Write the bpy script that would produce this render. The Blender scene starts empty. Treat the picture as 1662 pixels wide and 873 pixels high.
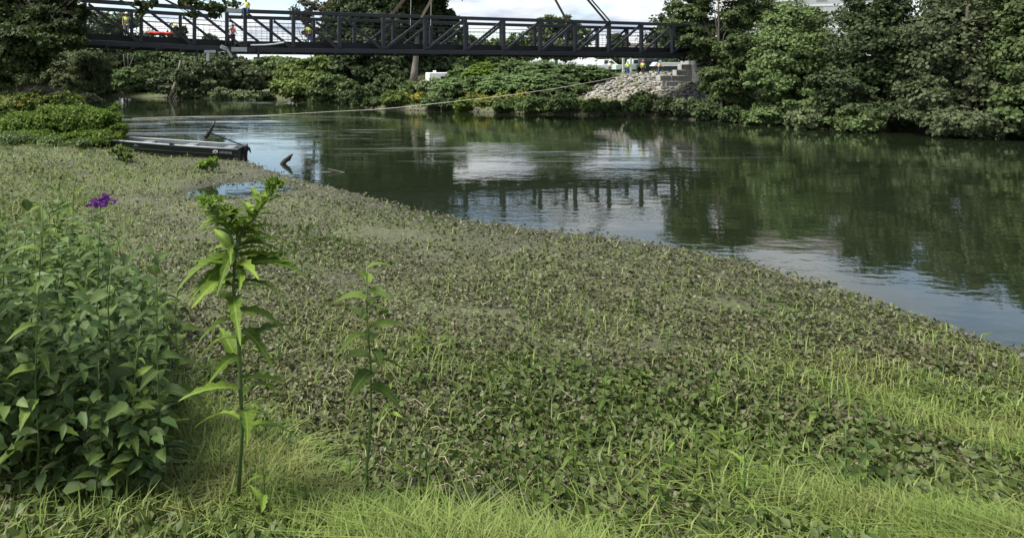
import bpy, bmesh, math, random
import numpy as np
from mathutils import Vector, Matrix, Euler
random.seed(7); RNG = np.random.default_rng(7)
S = bpy.context.scene; COL = S.collection
R = math.radians

# ------------------------------------------------------------------ camera, sky, sun, exposure
H, F, CX, HY = 3.4, 1100.0, 600.0, 120.0          # eye above water, focal (px of a 1662 px frame), principal column, horizon row
cd = bpy.data.cameras.new('camera'); cam = bpy.data.objects.new('camera', cd); COL.objects.link(cam); S.camera = cam
cam.location = (0, 0, H); cam.rotation_euler = (R(90), 0, 0)
cd.sensor_width = 36; cd.lens = 36 * F / 1662; cd.shift_x = (831 - CX) / 1662; cd.shift_y = -(436.5 - HY) / 1662
cd.clip_start = .05; cd.clip_end = 6000
SUN_EL, SUN_AZ = 57, 260                            # degrees; azimuth clockwise from +Y
W = bpy.data.worlds.new('World'); S.world = W; W.use_nodes = True
nt = W.node_tree; N = nt.nodes; L = nt.links; N.clear()
out = N.new('ShaderNodeOutputWorld'); bg = N.new('ShaderNodeBackground'); bg.inputs[1].default_value = .10
sky = N.new('ShaderNodeTexSky'); sky.sky_type = 'NISHITA'; sky.sun_disc = False
sky.sun_elevation = R(SUN_EL); sky.sun_rotation = R(SUN_AZ); sky.air_density = 1.0; sky.dust_density = .6
tc = N.new('ShaderNodeTexCoord'); sep = N.new('ShaderNodeSeparateXYZ'); L.new(tc.outputs['Generated'], sep.inputs[0])
mx = N.new('ShaderNodeMath'); mx.operation = 'MAXIMUM'; mx.inputs[1].default_value = 0.0; L.new(sep.outputs[2], mx.inputs[0])
ad = N.new('ShaderNodeMath'); ad.operation = 'ADD'; ad.inputs[1].default_value = .22; L.new(mx.outputs[0], ad.inputs[0])
dx = N.new('ShaderNodeMath'); dx.operation = 'DIVIDE'; L.new(sep.outputs[0], dx.inputs[0]); L.new(ad.outputs[0], dx.inputs[1])
dy = N.new('ShaderNodeMath'); dy.operation = 'DIVIDE'; L.new(sep.outputs[1], dy.inputs[0]); L.new(ad.outputs[0], dy.inputs[1])
cmb = N.new('ShaderNodeCombineXYZ'); L.new(dx.outputs[0], cmb.inputs[0]); L.new(dy.outputs[0], cmb.inputs[1]); cmb.inputs[2].default_value = 3.7
cn = N.new('ShaderNodeTexNoise'); cn.inputs['Scale'].default_value = 1.15; cn.inputs['Detail'].default_value = 9; cn.inputs['Roughness'].default_value = .58
cn.inputs['Distortion'].default_value = .25; L.new(cmb.outputs[0], cn.inputs['Vector'])
cr = N.new('ShaderNodeValToRGB'); cr.color_ramp.elements[0].position = .38; cr.color_ramp.elements[1].position = .53
cr.color_ramp.elements[0].color = (0, 0, 0, 1); cr.color_ramp.elements[1].color = (1, 1, 1, 1); L.new(cn.outputs['Fac'], cr.inputs[0])
cn2 = N.new('ShaderNodeTexNoise'); cn2.inputs['Scale'].default_value = 2.2; cn2.inputs['Detail'].default_value = 7; L.new(cmb.outputs[0], cn2.inputs['Vector'])
cc = N.new('ShaderNodeValToRGB'); cc.color_ramp.elements[0].position = .40; cc.color_ramp.elements[1].position = .60
cc.color_ramp.elements[0].color = (2.5, 2.9, 3.5, 1); cc.color_ramp.elements[1].color = (5.3, 5.35, 5.4, 1); L.new(cn2.outputs['Fac'], cc.inputs[0])
hz = N.new('ShaderNodeMapRange'); hz.interpolation_type = 'SMOOTHSTEP'; hz.inputs[1].default_value = .055; hz.inputs[2].default_value = .0; L.new(sep.outputs[2], hz.inputs[0])
cmx = N.new('ShaderNodeMath'); cmx.operation = 'MAXIMUM'; L.new(cr.outputs[0], cmx.inputs[0]); L.new(hz.outputs[0], cmx.inputs[1])
mixc = N.new('ShaderNodeMixRGB'); L.new(cmx.outputs[0], mixc.inputs[0]); L.new(sky.outputs[0], mixc.inputs[1]); L.new(cc.outputs[0], mixc.inputs[2])
L.new(mixc.outputs[0], bg.inputs[0]); L.new(bg.outputs[0], out.inputs[0])
sd = bpy.data.lights.new('sun', 'SUN'); sd.energy = 4.0; sd.angle = R(26); sd.color = (1, .95, .86)
so = bpy.data.objects.new('sun', sd); COL.objects.link(so)
_e, _a = R(SUN_EL), R(SUN_AZ)
so.rotation_euler = Vector((-math.sin(_a) * math.cos(_e), -math.cos(_a) * math.cos(_e), -math.sin(_e))).to_track_quat('-Z', 'Y').to_euler()
S.view_settings.view_transform = 'Standard'; S.view_settings.look = 'None'; S.view_settings.exposure = 1.2; S.view_settings.gamma = 1
S.render.engine = 'CYCLES'; S.cycles.max_bounces = 6; S.cycles.transparent_max_bounces = 8

# ------------------------------------------------------------------ helpers
def P(px, py, d): return Vector(((px - CX) / F * d, d, H - (py - HY) / F * d))
def sst(a, b, x):
    t = np.clip((x - a) / (b - a), 0, 1); return t * t * (3 - 2 * t)
def tag(o, label=None, cat=None, group=None, kind=None):
    if label: o['label'] = label
    if cat: o['category'] = cat
    if group: o['group'] = group
    if kind: o['kind'] = kind
    return o
def empty(name, loc, label=None, cat=None, group=None, rz=0):
    o = bpy.data.objects.new(name, None); COL.objects.link(o); o.location = loc; o.rotation_euler = (0, 0, rz); o.empty_display_size = .2
    return tag(o, label, cat, group)
def link(name, me, parent=None, loc=None):
    o = bpy.data.objects.new(name, me); COL.objects.link(o)
    if parent is not None: o.parent = parent
    if loc is not None: o.location = loc
    return o
def wchild(o, parent):                               # o's mesh is in world coordinates: keep it there under a moved parent
    o.parent = parent; o.matrix_parent_inverse = Matrix.LocRotScale(parent.location, parent.rotation_euler, None).inverted(); return o
def np_mesh(name, V, Fc, mat):
    V = np.asarray(V, np.float32); Fc = np.asarray(Fc, np.int32); k = Fc.shape[1]
    me = bpy.data.meshes.new(name); me.vertices.add(len(V)); me.vertices.foreach_set('co', V.ravel())
    me.loops.add(Fc.size); me.loops.foreach_set('vertex_index', Fc.ravel())
    me.polygons.add(len(Fc)); me.polygons.foreach_set('loop_start', np.arange(0, Fc.size, k, dtype=np.int32))
    try: me.polygons.foreach_set('loop_total', np.full(len(Fc), k, np.int32))
    except Exception: pass
    me.update(calc_edges=True)
    for m in (mat if isinstance(mat, (list, tuple)) else [mat]): me.materials.append(m)
    return me
class MB:
    def __init__(s): s.v = []; s.f = []
    def box(s, c, sz, rot=None):
        b = len(s.v); M = rot if rot is not None else Matrix.Identity(3); c = Vector(c)
        for i in (-1, 1):
            for j in (-1, 1):
                for k in (-1, 1): s.v.append(c + M @ Vector((i * sz[0] / 2, j * sz[1] / 2, k * sz[2] / 2)))
        for q in ((0, 1, 3, 2), (4, 6, 7, 5), (0, 4, 5, 1), (2, 3, 7, 6), (0, 2, 6, 4), (1, 5, 7, 3)): s.f.append([b + i for i in q])
        return s
    def bar(s, a, b, w, h, up=(0, 0, 1)):            # rectangular bar from a to b
        a = Vector(a); b = Vector(b); x = (b - a).normalized(); u = Vector(up); y = u.cross(x)
        if y.length < 1e-4: y = Vector((0, 1, 0)).cross(x)
        y.normalize(); z = x.cross(y)
        return s.box((a + b) / 2, ((b - a).length, w, h), Matrix((x, y, z)).transposed())
    def tube(s, pts, rad, n=8, cap=True):
        pts = [Vector(p) for p in pts]; m = len(pts)
        if not hasattr(rad, '__len__'): rad = [rad] * m
        b0 = len(s.v); ref = Vector((.13, .37, .92)).normalized()
        for i, p in enumerate(pts):
            t = (pts[min(i + 1, m - 1)] - pts[max(i - 1, 0)]).normalized()
            u = ref.cross(t)
            if u.length < .05: u = Vector((1, 0, 0)).cross(t)
            u.normalize(); w = t.cross(u)
            for k in range(n):
                a = 2 * math.pi * k / n; s.v.append(p + (u * math.cos(a) + w * math.sin(a)) * rad[i])
        for i in range(m - 1):
            for k in range(n):
                a = b0 + i * n + k; b = b0 + i * n + (k + 1) % n; s.f.append([a, b, b + n, a + n])
        if cap: s.f.append([b0 + k for k in range(n)][::-1]); s.f.append([b0 + (m - 1) * n + k for k in range(n)])
        return s
    def loft(s, rings, closed=True, cap=True):
        b0 = len(s.v); n = len(rings[0])
        for r in rings: s.v += [Vector(p) for p in r]
        for i in range(len(rings) - 1):
            for k in range(n if closed else n - 1):
                a = b0 + i * n + k; b = b0 + i * n + (k + 1) % n; s.f.append([a, b, b + n, a + n])
        if cap and closed: s.f.append([b0 + k for k in range(n)][::-1]); s.f.append([b0 + (len(rings) - 1) * n + k for k in range(n)])
        return s
    def mesh(s, name, mat, smooth=False, bevel=0):
        me = bpy.data.meshes.new(name); me.from_pydata([tuple(v) for v in s.v], [], s.f)
        if bevel:
            bm = bmesh.new(); bm.from_mesh(me); bmesh.ops.bevel(bm, geom=bm.edges[:], offset=bevel, segments=1, affect='EDGES'); bm.to_mesh(me); bm.free()
        me.materials.append(mat); me.update()
        if smooth: me.polygons.foreach_set('use_smooth', [True] * len(me.polygons))
        return me
    def build(s, name, mat, parent=None, smooth=False, bevel=0, world=False):
        o = link(name, s.mesh(name, mat, smooth, bevel))
        if parent is not None:
            if world: wchild(o, parent)
            else: o.parent = parent
        return o

# ------------------------------------------------------------------ materials
def mat(name, col, rough=.6, var=.0, scale=6, metal=0, bump=0, bscale=20, spec=.4, dirt=None):
    m = bpy.data.materials.new(name); m.use_nodes = True; t = m.node_tree; n = t.nodes; l = t.links; b = n['Principled BSDF']
    b.inputs['Base Color'].default_value = (*col, 1); b.inputs['Roughness'].default_value = rough; b.inputs['Metallic'].default_value = metal
    b.inputs['Specular IOR Level'].default_value = spec
    if var or bump: co = n.new('ShaderNodeTexCoord')
    if var:
        x = n.new('ShaderNodeTexNoise'); x.inputs['Scale'].default_value = scale; x.inputs['Detail'].default_value = 6; x.inputs['Roughness'].default_value = .65
        l.new(co.outputs['Object'], x.inputs['Vector'])
        r = n.new('ShaderNodeValToRGB'); r.color_ramp.elements[0].position = .3; r.color_ramp.elements[1].position = .7
        d = dirt or [c * (1 - var) for c in col]
        r.color_ramp.elements[0].color = (*d, 1); r.color_ramp.elements[1].color = (*[min(1, c * (1 + var)) for c in col], 1)
        l.new(x.outputs['Fac'], r.inputs[0]); l.new(r.outputs[0], b.inputs['Base Color'])
    if bump:
        x2 = n.new('ShaderNodeTexNoise'); x2.inputs['Scale'].default_value = bscale; x2.inputs['Detail'].default_value = 5; l.new(co.outputs['Object'], x2.inputs['Vector'])
        bp = n.new('ShaderNodeBump'); bp.inputs['Distance'].default_value = bump; bp.inputs['Strength'].default_value = .8
        l.new(x2.outputs['Fac'], bp.inputs['Height']); l.new(bp.outputs[0], b.inputs['Normal'])
    return m
def leafmat(name, c1, c2, trans=.3, rough=.6, spec=.18):
    """each leaf (mesh island) takes its own colour between c1 and c2"""
    m = bpy.data.materials.new(name); m.use_nodes = True; t = m.node_tree; n = t.nodes; l = t.links; b = n['Principled BSDF']
    g = n.new('ShaderNodeNewGeometry'); r = n.new('ShaderNodeValToRGB'); e = r.color_ramp.elements
    e[0].color = (*c1, 1); e[1].color = (*c2, 1); l.new(g.outputs['Random Per Island'], r.inputs[0])
    oi = n.new('ShaderNodeObjectInfo'); hs = n.new('ShaderNodeHueSaturation'); l.new(r.outputs[0], hs.inputs['Color'])
    mp = n.new('ShaderNodeMapRange'); mp.inputs[3].default_value = .75; mp.inputs[4].default_value = 1.25; l.new(oi.outputs['Random'], mp.inputs[0]); l.new(mp.outputs[0], hs.inputs['Value'])
    l.new(hs.outputs[0], b.inputs['Base Color']); b.inputs['Roughness'].default_value = rough; b.inputs['Specular IOR Level'].default_value = spec
    tr = n.new('ShaderNodeBsdfTranslucent'); l.new(hs.outputs[0], tr.inputs[0]); mx = n.new('ShaderNodeMixShader'); mx.inputs[0].default_value = trans
    l.new(b.outputs[0], mx.inputs[1]); l.new(tr.outputs[0], mx.inputs[2]); l.new(mx.outputs[0], n['Material Output'].inputs[0])
    return m
M = {}
M['steel'] = mat('black_steel', (.012, .0145, .019), .42, .35, 3, spec=.4)  # raised a little so the chords read as lit; that light is in the colour
M['steel2'] = mat('shaded_deck_steel', (.0035, .004, .006), .65, .3, 3)  # same steel darkened: shade behind the lit chords is put into the colour
M['zinc'] = mat('galvanised_steel', (.38, .39, .38), .55, .2, 9)
M['rail'] = mat('rail_wire', (.03, .033, .04), .5)
M['strap'] = mat('lifting_strap', (.15, .118, .08), .85, .25, 5)
M['strapd'] = mat('dark_lifting_strap', (.07, .06, .035), .85, .25, 5)
M['rope'] = mat('pale_rope', (.55, .53, .45), .8, .2, 4)
M['bark'] = mat('bark', (.06, .052, .042), .9, .35, 5, bump=.03, bscale=9)
M['barkpale'] = mat('pale_bark', (.15, .135, .11), .9, .3, 5, bump=.02, bscale=9)
M['stem'] = mat('green_stem', (.07, .12, .03), .6, .2, 8)
M['wood'] = mat('wet_driftwood', (.022, .017, .013), .85, .4, 8, bump=.02, bscale=12)
M['stone'] = mat('pale_stone', (.25, .235, .21), .85, .3, 3, bump=.03, bscale=7)
M['stone2'] = mat('grey_stone', (.17, .168, .165), .85, .3, 3, bump=.03, bscale=7)
M['concrete'] = mat('concrete_block', (.30, .30, .29), .85, .2, 4, bump=.01, bscale=20)
M['white'] = mat('white_paint', (.72, .74, .72), .35, .06, 3)
M['glass'] = mat('dark_glass', (.02, .025, .03), .08, spec=.6)
M['rubber'] = mat('black_rubber', (.015, .015, .016), .8)
M['dark'] = mat('dark_machine_paint', (.02, .024, .035), .5, .3, 4)
M['hull'] = mat('dark_green_hull', (.007, .012, .011), .38, .3, 3, spec=.5)
M['alu'] = mat('pale_aluminium', (.30, .325, .34), .45, .12, 5)
M['black'] = mat('black_plastic', (.012, .012, .013), .45)
M['red'] = mat('red_plastic', (.62, .07, .04), .5, .15, 5)
M['siding'] = mat('grey_siding', (.42, .43, .43), .7, .08, 2)
M['roof'] = mat('brown_roof', (.10, .085, .075), .85, .25, 4)
M['greenpaint'] = mat('pale_green_paint', (.42, .55, .46), .4, .1, 3)
M['lf_dark'] = leafmat('dark_leaf', (0.042, 0.064, 0.026), (0.085, 0.118, 0.046), .3)
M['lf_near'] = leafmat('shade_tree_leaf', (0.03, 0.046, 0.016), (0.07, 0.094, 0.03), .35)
M['lf_mid'] = leafmat('mid_green_leaf', (.066, .104, .034), (.125, .175, .062), .3)
M['lf_oliv'] = leafmat('olive_leaf', (0.07, 0.092, 0.042), (0.125, 0.15, 0.072), .3)
M['lf_maple'] = leafmat('maple_leaf', (.055, .082, .030), (.110, .145, .052), .35)
M['lf_yel'] = leafmat('yellow_green_leaf', (0.09, 0.135, 0.034), (0.16, 0.21, 0.058), .35)
M['lf_pale'] = leafmat('pale_willow_leaf', (.12, .155, .070), (.20, .24, .12), .3)
M['lf_sumac'] = leafmat('sumac_leaf', (.085, .140, .048), (.15, .215, .085), .3)
M['lf_bright'] = leafmat('bright_green_leaf', (.092, .160, .020), (.165, .250, .042), .38)
M['lf_big'] = leafmat('broad_weed_leaf', (0.06, 0.11, 0.02), (0.115, 0.17, 0.035), .35, .5, .22)
M['lf_bigd'] = leafmat('dark_weed_leaf', (0.042, 0.078, 0.022), (0.085, 0.13, 0.036), .3, .5, .25)
M['lf_brown'] = leafmat('thin_brownish_leaf', (.07, .062, .035), (.12, .10, .06), .3)
M['mat'] = leafmat('creeping_mat_leaf', (0.044, 0.052, 0.019), (0.12, 0.128, 0.056), .2, .5, .3)
def patchy(m, col, sc=.7):
    t = m.node_tree; n = t.nodes; l = t.links; hs = [q for q in n if q.type == 'HUE_SAT'][0]; rp = [q for q in n if q.type == 'VALTORGB'][0]; co = n.new('ShaderNodeTexCoord'); x = n.new('ShaderNodeTexNoise'); x.inputs['Scale'].default_value = sc; x.inputs['Detail'].default_value = 5; l.new(co.outputs['Object'], x.inputs['Vector'])
    r = n.new('ShaderNodeMapRange'); r.inputs[1].default_value = .45; r.inputs[2].default_value = .68; r.inputs[4].default_value = .75; l.new(x.outputs['Fac'], r.inputs[0]); mx = n.new('ShaderNodeMixRGB'); mx.inputs[2].default_value = (*col, 1); l.new(r.outputs[0], mx.inputs[0]); l.new(rp.outputs[0], mx.inputs[1]); l.new(mx.outputs[0], hs.inputs['Color'])
patchy(M['mat'], (.088, .082, .042))
M['matg'] = leafmat('green_mat_leaf', (0.05, 0.085, 0.016), (0.115, 0.16, 0.038), .3, .5, .25)
M['grass'] = leafmat('bank_grass_blade', (0.085, 0.14, 0.024), (0.175, 0.225, 0.055), .3, .55, .3)
patchy(M['grass'], (.165, .17, .055), 1.3)
M['fl_purple'] = leafmat('purple_petal', (.12, .025, .19), (.24, .06, .34), .3)
M['fl_lilac'] = leafmat('dusty_lilac_petal', (.16, .10, .17), (.26, .17, .24), .3)
M['fl_yellow'] = leafmat('yellow_petal', (.45, .34, .02), (.6, .48, .06), .3)
M['fl_white'] = leafmat('white_petal', (.5, .5, .42), (.65, .65, .55), .3)

# ------------------------------------------------------------------ terrain
NEAR = [(-75, 118), (-45, 95), (-32.5, 83), (-23.5, 62), (-17.4, 46.7), (-12.6, 35), (-9.5, 30.5), (-6.3, 28.2), (-4.6, 26.1), (-3.3, 23.6), (-1.94, 21.4), (-.72, 19.9), (.2, 18.4),
        (1.36, 16.6), (2.4, 15.6), (3.4, 15.0), (5.1, 14.0), (6.0, 13.2), (6.75, 12.3), (7.4, 10.6), (7.9, 8.4), (8.8, 5), (10.5, 0), (14, -12), (18, -40)]
FAR = [(60, -40), (58, 0), (48, 22), (36, 33), (30.2, 41.5), (25.8, 47.3), (22.8, 51.2), (19.7, 54.2), (16.4, 56.2), (13.1, 57.5), (7.8, 61.3), (3, 63.5), (.6, 64.5), (-.65, 72), (-2.8, 78),
       (-7.6, 84), (-12.4, 91), (-25.5, 93.5), (-45, 105), (-70, 125)]
_A = np.array(NEAR, float); _B = np.array(FAR, float)
def _dist(x, y, pl):
    best = np.full(x.shape, 1e9)
    for i in range(len(pl) - 1):
        ax, ay = pl[i]; bx, by = pl[i + 1]; vx, vy = bx - ax, by - ay
        t = np.clip(((x - ax) * vx + (y - ay) * vy) / (vx * vx + vy * vy), 0, 1)
        best = np.minimum(best, (x - ax - t * vx) ** 2 + (y - ay - t * vy) ** 2)
    return np.sqrt(best)
_POLY = np.vstack([_A, _B])
def _inside(x, y):
    c = np.zeros(x.shape, bool); n = len(_POLY); j = n - 1
    for i in range(n):
        xi, yi = _POLY[i]; xj, yj = _POLY[j]
        c ^= ((yi > y) != (yj > y)) & (x < (xj - xi) * (y - yi) / (yj - yi + 1e-12) + xi); j = i
    return c
def wob(x, y, f, ph): return np.sin(x * f + ph) * np.cos(y * f * 1.13 - ph * 1.7) + .5 * np.sin(x * f * 2.3 + y * f * 1.9 + ph)
PUDDLES = [(-4.1, 19.6, 1.2, 1.6), (-2.9, 19.9, .8, .5), (.3, 13.7, .45, .18)]
def ground(x, y):
    x = np.asarray(x, float); y = np.asarray(y, float)
    dn = _dist(x, y, _A); df = _dist(x, y, _B); ins = _inside(x, y)
    s = np.where(ins, -np.minimum(dn, df), np.minimum(dn, df)); near = dn < df
    zw = np.maximum(-1.2, -.03 + .14 * s)
    zn = .02 + .13 * (1 - np.exp(-np.maximum(s, 0) / 1.6)) + .62 * sst(-6.5, -13, x) * sst(.3, 4, s) + 1.5 * sst(6.2, 0, y) * sst(0, 4, s) + .45 * sst(-1.5, -6, x) * sst(14, 5, y) * sst(0, 4, s)
    zn = zn + .035 * wob(x, y, .9, 1.2) * sst(.2, 1.5, s) + .02 * wob(x, y, 2.9, .3) * sst(.1, 1, s)
    for (cx, cy, rx, ry) in PUDDLES: zn = zn - .48 * np.exp(-(((x - cx) / rx) ** 2 + ((y - cy) / ry) ** 2) * 1.6)
    wr = sst(-8, 2, x)
    zf = (.35 + .015 * s) * (1 - wr) * sst(0, 1.2, s) + wr * (.45 * sst(0, .8, s) + 2.95 * sst(1.5, 15, s)) + .10 * wob(x, y, .35, 2.1) * sst(1, 6, s) * sst(140, 60, y)
    return np.where(ins, zw, np.where(near, zn, zf)), s, near
def gz(x, y): return float(ground(np.array([x]), np.array([y]))[0][0])
def hit(px, py, d0=3, d1=160):
    d = np.arange(d0, d1, .15); x = (px - CX) / F * d; z = H - (py - HY) / F * d
    g = np.maximum(ground(x, d)[0], 0); k = np.argmax(z <= g)
    return Vector((x[k], d[k], g[k]))
def soil_mat():
    m = bpy.data.materials.new('bank_soil'); m.use_nodes = True; t = m.node_tree; n = t.nodes; l = t.links; b = n['Principled BSDF']
    co = n.new('ShaderNodeTexCoord'); x = n.new('ShaderNodeTexNoise'); x.inputs['Scale'].default_value = .8; x.inputs['Detail'].default_value = 8; x.inputs['Roughness'].default_value = .7
    l.new(co.outputs['Object'], x.inputs['Vector']); r = n.new('ShaderNodeValToRGB'); e = r.color_ramp.elements
    e[0].position = .35; e[0].color = (.045, .044, .024, 1); e[1].position = .65; e[1].color = (.09, .105, .038, 1)
    k = r.color_ramp.elements.new(.5); k.color = (.065, .075, .03, 1)
    l.new(x.outputs['Fac'], r.inputs[0])
    sp = n.new('ShaderNodeSeparateXYZ'); l.new(co.outputs['Object'], sp.inputs[0]); mr = n.new('ShaderNodeMapRange'); mr.inputs[1].default_value = .03; mr.inputs[2].default_value = .18; l.new(sp.outputs[2], mr.inputs[0])
    mx = n.new('ShaderNodeMixRGB'); mx.inputs[1].default_value = (.036, .034, .018, 1); l.new(mr.outputs[0], mx.inputs[0]); l.new(r.outputs[0], mx.inputs[2]); l.new(mx.outputs[0], b.inputs['Base Color'])
    mr2 = n.new('ShaderNodeMapRange'); mr2.inputs[1].default_value = .02; mr2.inputs[2].default_value = .2; mr2.inputs[3].default_value = .55; mr2.inputs[4].default_value = .9; l.new(sp.outputs[2], mr2.inputs[0]); l.new(mr2.outputs[0], b.inputs['Roughness'])
    x2 = n.new('ShaderNodeTexNoise'); x2.inputs['Scale'].default_value = 9; x2.inputs['Detail'].default_value = 6; l.new(co.outputs['Object'], x2.inputs['Vector'])
    bp = n.new('ShaderNodeBump'); bp.inputs['Distance'].default_value = .06; l.new(x2.outputs['Fac'], bp.inputs['Height']); l.new(bp.outputs[0], b.inputs['Normal'])
    return m
def axis(lo, hi, fine_lo, fine_hi, step, grow=1.18):
    a = list(np.arange(fine_lo, fine_hi, step)); s = step
    while a[-1] < hi: s *= grow; a.append(a[-1] + s)
    s = step; b = []
    p = fine_lo
    while p > lo: s *= grow; p -= s; b.append(p)
    return np.array(b[::-1] + a)
gx = axis(-2500, 2500, -20, 38, .4); gy = axis(-2500, 4000, 1, 90, .38)
X, Y = np.meshgrid(gx, gy); Z = ground(X.ravel(), Y.ravel())[0]
V = np.stack([X.ravel(), Y.ravel(), Z], 1); nx, ny = len(gx), len(gy)
ii = (np.arange(ny - 1)[:, None] * nx + np.arange(nx - 1)[None, :]).ravel()
gme = np_mesh('ground', V, np.stack([ii, ii + 1, ii + nx + 1, ii + nx], 1), soil_mat()); gme.polygons.foreach_set('use_smooth', [True] * len(gme.polygons))
tag(link('ground', gme), kind='structure')

def water_mat():
    m = bpy.data.materials.new('river_water'); m.use_nodes = True; t = m.node_tree; n = t.nodes; l = t.links; b = n['Principled BSDF']
    b.inputs['Base Color'].default_value = (.014, .015, .007, 1); b.inputs['Roughness'].default_value = .02; b.inputs['IOR'].default_value = 1.33; b.inputs['Specular IOR Level'].default_value = .6
    co = n.new('ShaderNodeTexCoord')
    def noise(sx, sy, sc, det, rot=0, dist=0):
        mp = n.new('ShaderNodeMapping'); mp.inputs['Scale'].default_value = (sx, sy, 1); mp.inputs['Rotation'].default_value = (0, 0, rot); l.new(co.outputs['Object'], mp.inputs[0])
        x = n.new('ShaderNodeTexNoise'); x.inputs['Scale'].default_value = sc; x.inputs['Detail'].default_value = det; x.inputs['Distortion'].default_value = dist; l.new(mp.outputs[0], x.inputs['Vector']); return x.outputs['Fac']
    def math_(op, a, bb):
        q = n.new('ShaderNodeMath'); q.operation = op
        for i, v in enumerate((a, bb)):
            if isinstance(v, (int, float)): q.inputs[i].default_value = v
            else: l.new(v, q.inputs[i])
        return q.outputs[0]
    # riffles: faster, broken water upstream on the left of the river and in scattered cat's-paws
    geo = n.new('ShaderNodeSeparateXYZ'); l.new(co.outputs['Object'], geo.inputs[0])
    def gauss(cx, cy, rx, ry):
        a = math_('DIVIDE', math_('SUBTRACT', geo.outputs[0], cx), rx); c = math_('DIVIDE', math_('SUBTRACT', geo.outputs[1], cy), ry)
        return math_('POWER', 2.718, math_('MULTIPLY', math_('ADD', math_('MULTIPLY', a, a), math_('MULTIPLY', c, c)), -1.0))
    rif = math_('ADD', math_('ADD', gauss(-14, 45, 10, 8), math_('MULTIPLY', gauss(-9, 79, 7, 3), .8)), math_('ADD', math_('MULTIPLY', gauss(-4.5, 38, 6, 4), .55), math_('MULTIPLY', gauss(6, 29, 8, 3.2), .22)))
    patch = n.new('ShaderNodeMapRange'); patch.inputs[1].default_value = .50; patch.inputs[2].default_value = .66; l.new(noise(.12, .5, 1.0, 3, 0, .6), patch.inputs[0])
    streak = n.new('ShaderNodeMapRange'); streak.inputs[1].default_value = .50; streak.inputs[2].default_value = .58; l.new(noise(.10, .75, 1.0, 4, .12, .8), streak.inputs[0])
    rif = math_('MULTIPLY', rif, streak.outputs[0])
    amp = math_('ADD', math_('ADD', .0020, math_('MULTIPLY', patch.outputs[0], .007)), math_('MULTIPLY', rif, .10))
    rg = math_('ADD', .02, math_('MULTIPLY', math_('MINIMUM', rif, 1.0), .30)); l.new(rg, b.inputs['Roughness'])
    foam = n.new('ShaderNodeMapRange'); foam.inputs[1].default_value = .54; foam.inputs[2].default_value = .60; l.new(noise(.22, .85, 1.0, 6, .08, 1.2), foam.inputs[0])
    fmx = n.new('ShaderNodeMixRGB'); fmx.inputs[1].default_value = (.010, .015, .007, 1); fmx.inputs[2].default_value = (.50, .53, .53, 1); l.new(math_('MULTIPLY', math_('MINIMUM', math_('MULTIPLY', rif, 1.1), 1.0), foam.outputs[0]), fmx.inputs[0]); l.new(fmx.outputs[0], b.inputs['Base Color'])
    small = noise(2.2, 3.6, 1.0, 3, .1, .3); big = noise(.55, 1.1, 1.0, 2, -.1)
    hgt = math_('ADD', math_('MULTIPLY', math_('SUBTRACT', small, .5), amp), math_('MULTIPLY', math_('SUBTRACT', big, .5), .006))
    bp = n.new('ShaderNodeBump'); bp.inputs['Distance'].default_value = 1.0; bp.inputs['Strength'].default_value = 1.0; l.new(hgt, bp.inputs['Height']); l.new(bp.outputs[0], b.inputs['Normal'])
    return m
wx = [-2000, -100, 120, 2000]; wy = [-1500, -60, 160, 3000]
wv = [(a, b, 0) for b in wy for a in wx]; wf = [(j * 4 + i, j * 4 + i + 1, j * 4 + i + 5, j * 4 + i + 4) for j in range(3) for i in range(3)]
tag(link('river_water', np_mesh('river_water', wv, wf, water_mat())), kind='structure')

# ------------------------------------------------------------------ leaf clouds
def leaf_arrays(C, D, Nn, ln, wd, fold=.18):
    """C base points, D unit directions, Nn rough normals; folded kite leaves of two triangles"""
    D = D / np.linalg.norm(D, axis=1, keepdims=True); Sd = np.cross(D, Nn); Sd /= np.linalg.norm(Sd, axis=1, keepdims=True) + 1e-9; Un = np.cross(Sd, D)
    ln = ln[:, None]; wd = wd[:, None]
    b = C; t = C + D * ln - Un * ln * .12; m = C + D * ln * .45
    l_ = m + Sd * wd + Un * wd * fold; r_ = m - Sd * wd + Un * wd * fold
    n = len(C); V = np.stack([b, r_, t, l_], 1).reshape(-1, 3); i = np.arange(n)[:, None] * 4
    return V, np.concatenate([i + [[0, 1, 2]], i + [[0, 2, 3]]])
def unit(n): v = RNG.normal(size=(n, 3)); return v / np.linalg.norm(v, axis=1, keepdims=True)
def blob_leaves(c, r, n, size, clump=.30, shell=.5, clumps=None, droop=.25, aspect=.33):
    """n leaves in clumps spread through an ellipsoid's volume (centre c, radii r)"""
    c = np.array(c, float); r = np.array(r, float); k = clumps or max(5, int(n / 55))
    u = unit(k); rad = (shell + (1 - shell) * RNG.random(k) ** .6)[:, None]; cc = u * rad * RNG.uniform(.82, 1.12, (k, 1))
    w = RNG.uniform(.4, 1.6, k); idx = RNG.choice(k, n, p=w / w.sum())
    pt = cc[idx] + unit(n) * (RNG.random(n) ** .55 * clump)[:, None] * np.array([1, 1, .62]) * RNG.uniform(.6, 1.3, (k, 1))[idx]
    Pp = c + pt * r
    o = pt / (np.linalg.norm(pt, axis=1, keepdims=True) + 1e-6)
    D = o * .35 + unit(n) * .9; D[:, 2] -= droop; Nn = unit(n) * .55 + np.array([0, 0, .55]) + o * 1.1
    s = size * RNG.uniform(.6, 1.3, n)
    return leaf_arrays(Pp, D, Nn, s, s * aspect)
def join(parts):
    Vs, Fs, o = [], [], 0
    for v, f in parts: Vs.append(v); Fs.append(f + o); o += len(v)
    return np.concatenate(Vs), np.concatenate(Fs)
LEAFX = 1.6
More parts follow.
